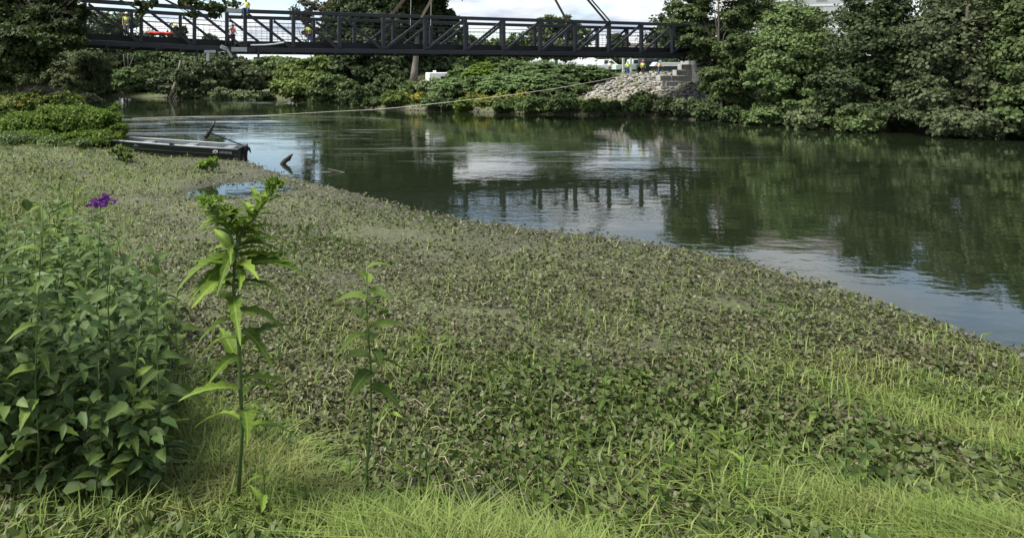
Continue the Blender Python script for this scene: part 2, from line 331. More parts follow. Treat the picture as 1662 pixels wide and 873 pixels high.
def tree(name, label, cat, base, blobs, leaf, size, m='lf_mid', bark='bark', tr=.3, group=None, dens=1.0, clump=.30, lean=0, branches=2, shell=.5, droop=.25, aspect=.40, fork=.45, high=False):
    """tapered trunk, a limb to each crown mass with side branches, and a crown of small leaves; blobs = [(centre, radii)] in the world"""
    base = Vector(base); root = empty(name, base, label, cat, group)
    top = max(b[0][2] for b in blobs); mid = sum((Vector(b[0]) for b in blobs), Vector()) / len(blobs)
    t = MB(); hgt = max(top - base.z, 1); pts = []; rs = []
    for i in range(8):
        f = i / 7; p = base.lerp(Vector((mid.x * .6 + base.x * .4 + lean, mid.y * .6 + base.y * .4, base.z + hgt * .92)), f)
        p += Vector((random.uniform(-1, 1), random.uniform(-1, 1), 0)) * tr * .5 * f; 
        if i == 0: p.z -= .4
        pts.append(p); rs.append(tr * (1.25 if i == 0 else 1 - .8 * f))
    t.tube(pts, rs, 8)
    for c, r in blobs:
        c = Vector(c); f = fork + random.uniform(-.1, .25); a = pts[0].lerp(pts[-1], f); k = int(f * 7); a = pts[k].lerp(pts[min(k + 1, 7)], f * 7 - k)
        if c.z < a.z + .1: k = max(0, min(6, int((c.z - base.z) / hgt * 5))); a = pts[k]
        md = a.lerp(c, .55) + Vector((random.uniform(-.1, .1), random.uniform(-.1, .1), .12)) * (c - a).length * .6; md.z = max(md.z, c.z + 2.2) if (c - a).xy.length > 4.6 and high else md.z; r0 = min(rs[k] * .42, .02 + .035 * (c - a).length)
        t.tube([a, md, c], [r0, r0 * .6, r0 * .2], 5)
        for _ in range(branches):
            e = c + Vector((random.uniform(-1, 1) * r[0], random.uniform(-1, 1) * r[1], random.uniform(-.6, .8) * r[2])) * .8
            t.tube([md.lerp(c, random.random()), e], [r0 * .3, r0 * .07], 4)
    t.build('trunk', M[bark], root, smooth=True, world=True)
    parts = []; vol = sum((r[0] * r[2]) for _, r in blobs)
    for c, r in blobs: parts.append(blob_leaves(c, r, max(60, int(LEAFX * leaf * r[0] * r[2] / vol * dens * (.5 if high and (Vector(c) - base).xy.length > 9.4 else 1))), size, clump, shell, None, droop, aspect))
    v, f = join(parts); o = link('crown', np_mesh('crown', v, f, M[m])); wchild(o, root)
    return root
def pb(px, py, rx, ry, d, depth=None):               # crown mass seen at a place, rx/ry in picture px, at its own distance
    c = P(px, py, d); a = rx / F * d; return (tuple(c), (a, depth or a * .8, ry / F * d))

# ------------------------------------------------------------------ the footbridge
K = .80                                              # size of the bridge and the people on it in this scene's units
D0, SL = 56.45 * K, .3625                                # the near truss runs along this line
def bx_at(px): p = (px - CX) / F; d = D0 / (1 - SL * p); return p * d
STEP = 3.62 * K; XC = bx_at(622); OFF = Vector((-2.55, 5.25, 0)) * K
XS = bx_at(392)                                      # splice between the two sections
def zoff(x): return .038 * max(0, XS - x)            # the left section still climbs
def bp(x, z, far=False, o=(0, 0, 0)):
    p = Vector((x, D0 + SL * x, H + (z - H) * K + zoff(x)))
    return p + (OFF if far else Vector((0, 0, 0))) + Vector(o)
class BM(MB):
    def bar(s, a, b, w, h, up=(0, 0, 1)): return MB.bar(s, a, b, w * K, h * K, up)
ZT, ZB = 8.27, 5.27
br = empty('footbridge', bp(XC, ZB), 'long black steel truss footbridge spanning the river above the water', 'bridge')
DIRX = Vector((1, SL, 0)).normalized(); NRM = Vector((-SL, 1, 0)).normalized()
xL, xR = XC - 12 * STEP, XC + 10.3 * STEP
def bpart(name, mb, m='steel', **k): return mb.build(name, M[m], br, world=True, **k)
for far in (False, True):
    segs = [(xL, XS - .35), (XS + .12, xR)]
    for a, b in segs:
        for nm, z, hh in (('top_chord', ZT, .30), ('bottom_chord', ZB, .38)):
            bpart(nm, BM().bar(bp(a, z, far), bp(b, z, far), .26, hh), bevel=.02)
    for k in range(-12, 11):
        x = XC + k * STEP
        if x > xR: continue
        bpart('post', BM().bar(bp(x, ZB + .192, far), bp(x, ZT - .152, far), .26, .35, up=tuple(NRM)), bevel=.015)
        if x + STEP < xR + .1:
            top_first = k < 0
            x0, x1 = x + .17, x + STEP - .17
            if -7 <= k - (-7) and x0 < XS < x1: pass
            a, b = (bp(x0, ZT - .22, far), bp(x1, ZB + .26, far)) if top_first else (bp(x0, ZB + .26, far), bp(x1, ZT - .22, far))
            bpart('diagonal', BM().bar(a, b, .18, .20), bevel=.01)
# deck: floor beams, edge channels, planking, rails and railing wires
for k in range(-24, 21):
    x = XC + k * STEP / 2
    if x > xR: continue
    bpart('floor_beam', BM().bar(bp(x, ZB + .02) + NRM * .14, bp(x, ZB + .02, True) - NRM * .14, .12, .30), 'steel2')
q = OFF * .07
for a, b in ((xL, XS - .3), (XS + .2, xR)):
    bpart('deck', BM().bar(bp(a, 5.86) + OFF * .5, bp(b, 5.86) + OFF * .5, 4.4, .12), 'steel2')
    for f in (.115, .885): bpart('edge_channel', BM().bar(bp(a, 5.74) + OFF * f, bp(b, 5.74) + OFF * f, .08, .46), 'steel2')
    for f in (.13, .87):
        for z, w in ((6.17, .055), (6.62, .03), (7.06, .03), (7.45, .055)):
            bpart('rail', BM().bar(bp(a, z) + OFF * f, bp(b, z) + OFF * f, w, w), 'rail')
for f in (.13, .87):
    g = BM(); x = xL + .3
    while x < xR - .2:
        if not (XS - .6 < x < XS + .4): g.bar(bp(x, 6.0) + OFF * f, bp(x, 7.44) + OFF * f, .014, .014, up=tuple(NRM))
        x += .42 * K
    tag(bpart('railing_bars', g, 'rail'), kind='stuff')
# the open splice: new pale steel, clamps and hanging straps
bpart('splice_sleeve', BM().bar(bp(XS - 1.25, ZT, o=(0, -.02, 0)), bp(XS + .12, ZT, o=(0, -.02, 0)), .36, .36), 'zinc', bevel=.02)
bpart('splice_post', BM().bar(bp(XS - .85, ZB + .5), bp(XS - .85, ZT - .2), .26, .36, up=tuple(NRM)), 'steel')
bpart('splice_plate', BM().bar(bp(XS - .55, ZB - .02, o=(0, -.2, 0)), bp(XS + .35, ZB, o=(0, -.2, 0)), .1, .34), 'zinc', bevel=.01)
sp = lambda px, py, o=0: P(px, py, (bp(bx_at(px), 0).y - .28 - o))
bpart('splice_brace', BM().bar(sp(366, 77), sp(376.5, 94), .14, .18), 'zinc', bevel=.01)
bpart('splice_brace', BM().bar(sp(358, 76), sp(368, 80), .14, .3), 'zinc', bevel=.01)
bpart('clamp_beam', BM().bar(sp(332, 84.5), sp(350, 84.5), .2, .2), 'zinc', bevel=.01)
bpart('clamp_leg', BM().bar(sp(337.5, 86.8), sp(337.5, 100), .2, .26, up=(0, 1, 0)), 'zinc', bevel=.01)
bpart('clamp_leg', BM().bar(sp(353, 80), sp(352, 93), .1, .12, up=(0, 1, 0)), 'steel')
bpart('hanging_strap', BM().bar(sp(320, 80), sp(320.5, 99), .05, .13, up=(0, 1, 0)), 'dark')
bpart('hanging_strap', BM().bar(sp(379, 84), sp(378.5, 98), .05, .12, up=(0, 1, 0)), 'dark')
bpart('hanging_clamp', BM().bar(sp(419.5, 77), sp(419.5, 93), .16, .2, up=(0, 1, 0)).bar(sp(412, 94.5), sp(427, 94.5), .25, .12), 'steel', bevel=.01)
bpart('pale_cable', MB().tube([sp(407, 73.8, -.1), sp(430, 73.4, -.1), sp(445, 72, -.1), sp(461, 69.4, -.1)], .05, 6), 'white')
for px in (366, 372): bpart('splice_bolt_rack', BM().bar(sp(px, 62), sp(px, 74), .08, .1, up=(0, 1, 0)), 'steel')

# lifting straps up to the crane hook
HOOK = P(802, -183, 61.5 * K)
hk = empty('crane_hook', HOOK, 'heavy crane hook hanging high above the middle of the footbridge', 'hook')
MB().tube([(0, 0, 1.6), (0, 0, .5)], [.35, .35], 10).tube([(0, 0, .5), (0, 0, .2), (.22, 0, -.05), (.1, 0, -.3), (-.15, 0, -.25)], [.09, .09, .09, .08, .04], 8).build('hook', M['dark'], hk)
MB().tube([(0, 0, 1.6), (0, 0, 40)], .05, 6).build('cable', M['dark'], hk)
def strap(label, e1, e2, m):
    r = empty('lifting_strap', e1, label, 'strap', 'lifting straps from the bridge to the crane')
    for k, e in enumerate((e1, e2)):
        d = (HOOK - e).normalized(); o = BM().bar(e - d * .15, HOOK - d * .3 + Vector((k * .05, 0, -.1)), .20 if k == 0 else .13, .03, up=(0, 1, .2)).build('strap_leg', M[m], r, world=True)
xa = lambda px: bx_at(px)
strap('tan lifting strap rising from the far truss left of the tan strap at the post', bp(xa(684), ZT, True) + Vector((-.25, -.14, .1)), bp(xa(684), ZT, True) + Vector((-.1, .14, .1)), 'strap')
strap('tan lifting strap wrapped round the near top chord beside the second post right of centre', bp(xa(685), ZT, o=(0, -.15, .05)), bp(xa(687), ZT, o=(0, .15, .1)), 'strap')
strap('single olive lifting strap rising in front of the round tree beyond the bridge', bp(xa(919), ZT, o=(0, -.14, .05)), bp(xa(920), ZT, o=(0, .14, .1)), 'strapd')
strap('olive lifting strap of two legs forming a narrow vee at the right of the bridge', bp(xa(985), ZT, o=(0, .1, .05)), bp(xa(990), ZT, o=(0, -.15, .05)), 'strapd')
for px, px2, lab in ((666, 670, 'thin grey tag line hanging between the two tan straps'), (699, 703, 'thin grey tag line hanging right of the tan straps')):
    d = 63 * K; tag(MB().tube([P(px, 42, d), P(px2, -150, d)], .02, 5).build('tag_line', M['zinc']), lab, 'rope', 'thin tag lines')

# tag line across the river
RP = [(1019, 121.3, 64.5), (977, 131.0, 60.5), (900, 144, 57.6), (821, 155.6, 56.2), (730, 166.5, 56.6), (645, 174.6, 57.2), (600, 178.6, 57.6), (520, 183, 56.8), (430, 187.2, 55.2), (360, 189.5, 53.4), (290, 190.8, 52.3), (215, 192, 51.2)]
tag(MB().tube([P(*a) + Vector((0, 0, .03 * math.sin(i * 2.1))) for i, a in enumerate(RP)], .02, 6).build('tag_rope', M['rope']), 'long pale rope running across the river up to the rock slope', 'rope')

# ------------------------------------------------------------------ people
def skin_mesh(name, verts, edges, m, sub=1):
    bm = bmesh.new(); ly = bm.verts.layers.skin.verify(); vs = []
    for i, (p, r) in enumerate(verts):
        v = bm.verts.new(p); v[ly].radius = (r, r) if not hasattr(r, '__len__') else r; v[ly].use_root = (i == 0); vs.append(v)
    for a, b in edges: bm.edges.new((vs[a], vs[b]))
    me0 = bpy.data.meshes.new(name); bm.to_mesh(me0); bm.free(); o = bpy.data.objects.new(name, me0); COL.objects.link(o)
    sk = o.modifiers.new('Skin', 'SKIN'); sk.use_smooth_shade = True; sk.branch_smoothing = .4
    s2 = o.modifiers.new('Sub', 'SUBSURF'); s2.levels = sub; s2.render_levels = sub
    me = bpy.data.meshes.new_from_object(o.evaluated_get(bpy.context.evaluated_depsgraph_get())); bpy.data.objects.remove(o); bpy.data.meshes.remove(me0)
    me.name = name; me.materials.clear(); me.materials.append(m); me.polygons.foreach_set('use_smooth', [True] * len(me.polygons)); return me
M['skin'] = mat('skin', (.42, .25, .17), .6, .1, 4)
M['hair'] = mat('dark_hair', (.03, .022, .016), .8)
M['vest'] = mat('lime_vest', (.58, .90, .05), .7, .1, 6)
M['vesty'] = mat('yellow_vest', (.72, .82, .08), .7, .12, 6)
M['vesto'] = mat('orange_vest', (.80, .16, .06), .7, .12, 6)
M['vesta'] = mat('amber_vest', (.62, .36, .10), .7, .12, 6)
M['jeans'] = mat('blue_jeans', (.05, .09, .17), .85, .2, 6)
M['trouser_grey'] = mat('pale_grey_trousers', (.36, .35, .33), .85, .12, 6)
M['trouser_dark'] = mat('dark_trousers', (.035, .035, .038), .85, .2, 6)
M['boot'] = mat('work_boot', (.06, .045, .03), .7)
M['hatw'] = mat('white_hard_hat', (.75, .74, .72), .3)
M['hato'] = mat('orange_hard_hat', (.75, .22, .08), .3)
M['hatr'] = mat('red_hard_hat', (.6, .08, .06), .3)
M['hatt'] = mat('teal_hard_hat', (.10, .45, .50), .3)
M['shirtw'] = mat('white_shirt', (.68, .69, .66), .8, .08, 6)
M['tape'] = mat('reflective_tape', (.6, .6, .55), .35)
M['strapblk'] = mat('black_webbing', (.02, .02, .022), .7)
def person(loc, rz, label, hat, top, legs, J=None, h=1.0, harness=False, sleeves=None):
    """faces -Y at rz 0; J overrides joints (metres for a 1.75 m figure)"""
    j = dict(pel=(0, 0, .96), wai=(0, 0, 1.10), che=(0, .01, 1.34), nec=(0, .01, 1.50), hea=(0, -.02, 1.62), cro=(0, -.01, 1.71))
    for s, n in ((-1, 'l'), (1, 'r')):
        j.update({n + 'sh': (s * .17, .01, 1.42), n + 'el': (s * .25, .05, 1.16), n + 'wr': (s * .24, -.06, .93), n + 'hi': (s * .09, 0, .90), n + 'kn': (s * .11, -.03, .50), n + 'an': (s * .12, .03, .09), n + 'to': (s * .14, -.16, .035)})
    j.update(J or {}); j = {k: Vector(v) * h for k, v in j.items()}
    root = empty('person', loc, label, 'person', 'bridge workers', rz)
    V_, E_ = [], []
    def add(p, r, par=None):
        V_.append((tuple(p), r * h)); 
        if par is not None: E_.append((par, len(V_) - 1))
        return len(V_) - 1
    pel = add(j['pel'], .13); wai = add(j['wai'], .12, pel); che = add(j['che'], .14, wai); nec = add(j['nec'], .055, che)
    hdir = (j['cro'] - j['hea']).normalized(); hea = add(j['hea'] - hdir * .04 * h, .078, nec); hea2 = add(j['hea'] + hdir * .03 * h, .088, hea); add(j['cro'] + hdir * .0, .06, hea2)
    fw = (j['hea'] - j['nec']); fw = Vector((0, -1, 0)) if abs(j['hea'].y - j['nec'].y) < .2 * h else Vector((0, -.7, -.7))
    for n, s in (('l', -1), ('r', 1)):
        sh = add(j[n + 'sh'], .062, che); el = add(j[n + 'el'], .045, sh); wr = add(j[n + 'wr'], .030, el)
        d = (j[n + 'wr'] - j[n + 'el']).normalized(); pa = add(j[n + 'wr'] + d * .07 * h, .034, wr); sd_ = d.cross(Vector((0, 1, .2))).normalized()
        for q in range(4):
            f1 = add(j[n + 'wr'] + d * (.105 + .004 * (q % 3)) * h + sd_ * (q - 1.5) * .021 * h, .0095, pa); add(Vector(V_[f1][0]) + d * .045 * h + Vector((0, -.018, 0)) * h, .008, f1)
        th = add(j[n + 'wr'] + d * .05 * h + sd_ * .05 * h, .011, wr); add(Vector(V_[th][0]) + d * .035 * h + sd_ * .012 * h, .009, th)
        hi = add(j[n + 'hi'], .085, pel); kn = add(j[n + 'kn'], .058, hi); an = add(j[n + 'an'], .042, kn); add(j[n + 'to'], .032, an)
    wme = skin_mesh('body', V_, E_, M['skin']); link('body', wme, root)
    tr_v, tr_e = [(tuple(j['pel'] + Vector((0, 0, .04 * h))), .15 * h)], []
    for n in 'lr':
        b = len(tr_v); tr_v += [(tuple(j[n + 'hi']), .105 * h), (tuple(j[n + 'kn']), .078 * h), (tuple(j[n + 'an'] + (j[n + 'kn'] - j[n + 'an']) * .08), .066 * h)]; tr_e += [(0, b), (b, b + 1), (b + 1, b + 2)]
    link('trousers', skin_mesh('trousers', tr_v, tr_e, M[legs]), root)
    ve_v = [(tuple(j['pel'] + (j['wai'] - j['pel']) * .35), .155 * h), (tuple(j['wai']), .152 * h), (tuple(j['che']), .172 * h), (tuple(j['che'].lerp(j['nec'], .62)), .10 * h), (tuple(j['lsh']), .082 * h), (tuple(j['rsh']), .082 * h)]
    link('vest', skin_mesh('vest', ve_v, [(0, 1), (1, 2), (2, 3), (2, 4), (2, 5)], M[top]), root)
    for n in 'lr':
        if sleeves: link('sleeve', skin_mesh('sleeve', [(tuple(j[n + 'sh']), .072 * h), (tuple(j[n + 'sh'].lerp(j[n + 'el'], .85)), .058 * h)], [(0, 1)], M[sleeves]), root)
        link('boot', skin_mesh('boot', [(tuple(j[n + 'an'] + (j[n + 'kn'] - j[n + 'an']) * .2), .06 * h), (tuple(j[n + 'an'] - Vector((0, -.02, .03)) * h), .056 * h), (tuple(j[n + 'to']), .044 * h)], [(0, 1), (1, 2)], M['boot']), root)
    ax = (j['wai'] - j['che']).normalized(); c = j['wai'].lerp(j['che'], .25); b0 = MB(); ring = []
    u = ax.cross(Vector((0, 1, 0))).normalized(); w = u.cross(ax)
    for z in (-.022, .022): ring.append([c + ax * z * h + (u * math.cos(a) + w * math.sin(a)) * .163 * h for a in np.linspace(0, 2 * math.pi, 14, endpoint=False)])
    b0.loft(ring, cap=False).build('reflective_band', M['strapblk' if harness else 'tape'], root)
    if harness:
        g = MB(); g.bar(j['lsh'] + Vector((.06, .16, .03)), j['wai'] + Vector((.06, .17, 0)), .05, .02).bar(j['rsh'] + Vector((-.06, .16, .03)), j['wai'] + Vector((-.06, .17, 0)), .05, .02); g.build('harness', M['strapblk'], root)
    # face, ears, hair, hard hat in the head's own frame
    hc = j['hea'] + hdir * .01 * h; hx = fw.cross(hdir).normalized(); fy = hdir.cross(hx) * -1
    fy = fw - hdir * fw.dot(hdir); fy.normalize(); hx = hdir.cross(fy)
    for s in (-1, 1):
        MB().tube([hc + fy * .080 * h + hx * s * .032 * h + hdir * .012 * h, hc + fy * .09 * h + hx * s * .032 * h + hdir * .012 * h], [.012 * h, .006 * h], 6).build('eye', M['black'], root)
        MB().tube([hc + hx * s * .078 * h - hdir * .01 * h, hc + hx * s * .098 * h], [.028 * h, .018 * h], 6).build('ear', M['skin'], root)
    MB().tube([hc + fy * .075 * h + hdir * .01 * h, hc + fy * .108 * h - hdir * .028 * h], [.010 * h, .018 * h], 6).build('nose', M['skin'], root)
    MB().bar(hc + fy * .085 * h - hx * .024 * h - hdir * .058 * h, hc + fy * .085 * h + hx * .024 * h - hdir * .058 * h, .01, .008).build('mouth', M['hair'], root)
    rg = []
    for a, z in ((.098, -.06), (.102, .0), (.098, .05), (.07, .09), (.02, .10)): rg.append([hc - fy * .018 * h + hdir * z * h + (hx * math.cos(t) + fy * math.sin(t)) * a * h * (.93 if math.sin(t) < .5 else .78) for t in np.linspace(0, 2 * math.pi, 12, endpoint=False)])
    MB().loft(rg).build('hair', M['hair'], root, smooth=True)
    if hat:
        hm = MB(); rg = []
        for a, z in ((.128, .03), (.124, .06), (.11, .105), (.08, .135), (.03, .15)): rg.append([hc + hdir * (z + .005) * h + (hx * math.cos(t) * .92 + fy * math.sin(t) * 1.08) * a * h for t in np.linspace(0, 2 * math.pi, 14, endpoint=False)])
        hm.loft(rg); rg = []
        for a, z in ((.128, .028), (.160, .012), (.162, .02), (.128, .04)): rg.append([hc + hdir * (z + .005) * h + (hx * math.cos(t) * .92 + fy * (math.sin(t) * 1.08 + .12)) * a * h for t in np.linspace(0, 2 * math.pi, 14, endpoint=False)])
        hm.loft(rg, cap=False); hm.build('hard_hat', M[hat], root, smooth=True)
    return root
DK = 5.925
def deckpos(px, f):                                   # a spot on the deck: px of the near line shifted by f of the bridge width
    lo, hi = -40, 40
    for _ in range(50):
        x = (lo + hi) / 2; p = bp(x, DK) + OFF * f
        if CX + F * p.x / p.y < px: lo = x
        else: hi = x
    return p
person(deckpos(205, .25), .35, 'worker with white hard hat, lime vest and pale trousers standing on the bridge', 'hatw', 'vest', 'trouser_grey', dict(rel=(.30, -.02, 1.20), rwr=(.20, -.26, 1.30)), 1.03 * K, sleeves='trouser_grey')
person(deckpos(288, .35), -1.9, 'worker in yellow vest bending down over the red bundle on the bridge', 'hatt', 'vesty', 'trouser_dark',
       dict(wai=(0, -.10, 1.06), che=(0, -.32, 1.16), nec=(0, -.47, 1.20), hea=(0, -.58, 1.20), cro=(0, -.66, 1.24), lsh=(-.17, -.38, 1.2), rsh=(.17, -.38, 1.2), lel=(-.2, -.42, .92), rel=(.2, -.42, .92), lwr=(-.14, -.5, .68), rwr=(.14, -.5, .68), lkn=(-.12, -.12, .5), rkn=(.12, -.12, .5)), K)
w3 = person(bp(bx_at(378), ZB + .19, o=(0, .02, 0)) , 2.6, 'worker in orange vest and dark trousers standing at the open splice of the bridge', 'hatw', 'vesto', 'trouser_dark', dict(rel=(.33, .1, 1.22), rwr=(.38, -.06, 1.05), lwr=(-.2, -.2, 1.0)), 1.03 * K, sleeves='vesto')
person(bp(bx_at(401.5), ZT + .135 - .92, o=(0, 0, 0)), -.25, 'worker in yellow vest and jeans sitting astride the top chord of the bridge', None, 'vesty', 'jeans',
       dict(pel=(0, 0, 1.02), lhi=(-.13, -.02, .98), rhi=(.13, -.02, .98), lkn=(-.24, -.38, .95), rkn=(.20, -.40, .93), lan=(-.22, -.40, .50), ran=(.2, -.42, .48), lto=(-.24, -.58, .44), rto=(.22, -.6, .42),
            wai=(0, -.02, 1.14), che=(-.04, -.05, 1.38), nec=(-.07, -.07, 1.53), hea=(-.09, -.10, 1.64), cro=(-.1, -.10, 1.73), lsh=(-.20, -.05, 1.43), rsh=(.12, -.05, 1.45), lel=(-.40, -.08, 1.25), lwr=(-.62, -.12, 1.10), rel=(.22, .02, 1.2), rwr=(.16, -.16, 1.05)), 1.02 * K)
person(deckpos(502.5, .72), 3.0, 'worker in lime vest with black harness and jeans walking on the bridge', 'hatw', 'vest', 'jeans', dict(hea=(0, -.09, 1.60), cro=(0, -.12, 1.69), lan=(-.12, .12, .12), rel=(.28, .06, 1.18), rwr=(.30, -.08, .98)), 1.04 * K, harness=True, sleeves='vest')
def crest(px, d): v = P(px, 121, d); return Vector((v.x, v.y, gz(v.x, v.y)))
person(crest(1019, 65.5), .1, 'worker with orange hard hat, lime vest and jeans on the rock slope crest', 'hato', 'vest', 'jeans', dict(lel=(-.36, .06, 1.20), lwr=(-.17, -.04, 1.03), rel=(.36, .06, 1.20), rwr=(.17, -.04, 1.03)), .79, sleeves='vest')
person(crest(1043.5, 65.5), -.1, 'worker with red hard hat, lime vest and dark trousers on the rock slope crest', 'hatr', 'vest', 'trouser_dark', dict(rel=(.28, .06, 1.17), rwr=(.26, -.05, .95)), .79, sleeves='vest')
person(crest(1069, 64.5), .9, 'worker with teal hard hat and amber shirt leaning at the wall end', 'hatt', 'vesta', 'jeans',
       dict(pel=(.10, 0, .92), wai=(.14, -.02, 1.06), che=(.22, -.06, 1.28), nec=(.27, -.09, 1.43), hea=(.30, -.12, 1.54), cro=(.32, -.12, 1.63), lsh=(.06, -.06, 1.36), rsh=(.38, -.06, 1.34), lhi=(.0, 0, .88), rhi=(.18, 0, .88), lkn=(-.12, -.02, .5), rkn=(.12, -.06, .5), lan=(-.26, .05, .09), ran=(.05, .03, .09), lto=(-.26, -.14, .035), rto=(.06, -.16, .035), rel=(.46, -.2, 1.12), rwr=(.40, -.42, 1.1), lel=(.05, -.16, 1.1), lwr=(.12, -.36, 1.05)), .82, sleeves='vesta')
person(crest(990, 67.5), -.3, 'worker in white shirt and dark trousers beside the parked vehicles', 'hatw', 'shirtw', 'trouser_dark', dict(lel=(-.30, -.02, 1.18), lwr=(-.2, -.2, 1.1)), .79, sleeves='shirtw')
# red bundle and pale bag on the deck
c = deckpos(262, .42)
t = empty('red_bundle', c, 'long red tarpaulin bundle lying on the bridge deck between two workers', 'bundle', rz=.35); t.scale = (K,) * 3
for a, b, r_ in ((-1.0, .1, .16), (-.05, .85, .14)):
    MB().tube([(a, -.05, .42), (a + .12, 0, .46), ((a + b) / 2, .03, .40), (b - .15, 0, .43), (b, .04, .40)], [.06, r_, r_ * .9, r_, .07], 9).build('roll', M['red'], t, smooth=True)
for x in (-.7, -.1, .5): MB().box((x, 0, .14), (.12, .5, .27)).build('support', M['trouser_dark'], t)
t = empty('pale_bag', deckpos(241.5, .45), 'slumped pale canvas bag on the bridge deck left of the red bundle', 'bag'); t.scale = (K,) * 3
MB().tube([(-.3, 0, .22), (-.2, 0, .45), (.05, 0, .52), (.22, .03, .42), (.34, 0, .2)], [.12, .24, .26, .22, .1], 9).build('bag_body', M['trouser_grey'], t, smooth=True)
MB().tube([(-.15, 0, .68), (-.05, -.05, .86), (.1, 0, .75)], .03, 6).build('bag_strap', M['trouser_dark'], t)

# ------------------------------------------------------------------ right bank: rock slope, abutment, vehicles
rip = tag(empty('rock_slope', hit(1020, 145)), kind='structure')
def stone_mesh(i, m):
    bm = bmesh.new(); bmesh.ops.create_icosphere(bm, subdivisions=1, radius=.5)
    for v in bm.verts: v.co *= random.uniform(.72, 1.15); v.co.z *= .66; v.co.x *= 1.15
    me = bpy.data.meshes.new('stone'); bm.to_mesh(me); bm.free(); me.materials.append(m); return me
SM = [stone_mesh(i, M['stone'] if i % 3 else M['stone2']) for i in range(9)]
def rip_edge(px):                                    # top and bottom rows of the stone face
    top = 140 - 17 * sst(950, 1010, px) - 4 * sst(1010, 1075, px); bot = 162 + 4 * math.sin(px * .05) - 8 * sst(1010, 1130, px) * 0 - 0
    if px < 975: top = 152 - 18 * (px - 950) / 25 if px > 950 else 152
    return float(top), float(bot)
cnt = 0; big = []; small_pts = []
for _ in range(2600):
    px = random.uniform(948, 1150); t0, b0 = rip_edge(px); py = random.uniform(t0, b0)
    if px > 1085 and random.random() < .4: continue
    v = hit(px, py, 45, 100); s = random.uniform(.32, .62) * (1.25 if random.random() < .12 else 1)
    if any((v - w).length < (s + s2) * .42 for w, s2 in big): continue
    big.append((v, s))
big.sort(key=lambda a: a[0].y)
for v, s in big[:300]:
    o = link('stone', random.choice(SM), rip); o.location = v - rip.location + Vector((0, 0, s * .12)); o.scale = (s * random.uniform(.9, 1.3), s * random.uniform(.8, 1.2), s * random.uniform(.7, 1.1))
    o.rotation_euler = (random.uniform(-.5, .5), random.uniform(-.5, .5), random.uniform(0, 6.28))
rest = MB()
def add_stone(mb, v, s):
    me = random.choice(SM); b = len(mb.v); Rm = Euler((random.uniform(-.6, .6), random.uniform(-.6, .6), random.uniform(0, 6.28))).to_matrix()
    mb.v += [v + Rm @ (w.co * s) for w in me.vertices]; mb.f += [[b + i for i in p.vertices] for p in me.polygons]
for v, s in big[300:]: add_stone(rest, v, s)
for _ in range(900):
    px = random.uniform(950, 1160); t0, b0 = rip_edge(px); v = hit(px, random.uniform(t0, b0 + 2), 45, 100); add_stone(rest, v, random.uniform(.16, .34))
tag(rest.build('small_stones', M['stone'], rip, world=True), kind='stuff')
# dark eroded stones and roots along the far waterline
sh = MB(); 
for i in range(len(FAR) - 1):
    (ax, ay), (bx, by) = FAR[i], FAR[i + 1]
    if ay < 24 or ay > 82: continue
    for _ in range(int(math.hypot(bx - ax, by - ay) * 4)):
        f = random.random(); x, y = ax + (bx - ax) * f + random.uniform(-.1, .5) * .6, ay + (by - ay) * f + random.uniform(-.2, .8); add_stone(sh, Vector((x, y, max(gz(x, y), 0) + .02)), random.uniform(.12, .42))
tag(sh.build('shore_rubble', mat('dark_earth_clod', (.05, .045, .036), .9, .4, 4)), 'dark stones and clods along the foot of the far bank', kind='stuff')

wl = empty('retaining_wall', P(1130, 129, 60.5), 'pale concrete block retaining wall under the right end of the bridge', 'wall', rz=math.atan(SL) * .3); wl.scale = (.85,) * 3
for r in range(-2, 3):
    for k in range(-5, 13):
        if k < -3 + max(r, 0): continue
        m_ = SM  # shared block mesh
        if r == -2 and k == -3: BLK = MB().box((0, 0, 0), (1.16, .8, .56)).mesh('block', M['concrete'], bevel=.03)
        o = link('block', BLK, wl); o.location = (k * 1.2 + (r % 2) * .6, random.uniform(-.03, .03) + r * .06, .1 + r * .585); o.rotation_euler = (0, 0, random.uniform(-.01, .01))
ab = empty('bridge_abutment', bp(xR + .6, 4.2) + OFF * .5, 'concrete abutment carrying the right end of the bridge above the block wall', 'abutment', rz=math.atan(SL))
MB().box((0, 0, -1.7), (2.2, 6.8, 4.4)).build('seat', M['concrete'], ab, bevel=.04)
MB().box((2.1, 0, -.7), (1.8, 6.8, 5.4)).build('backwall', M['concrete'], ab, bevel=.04)
for f in (-2.2, 2.2): MB().box((-.2, f, .56), (.6, .4, .12)).build('bearing', M['steel'], ab)

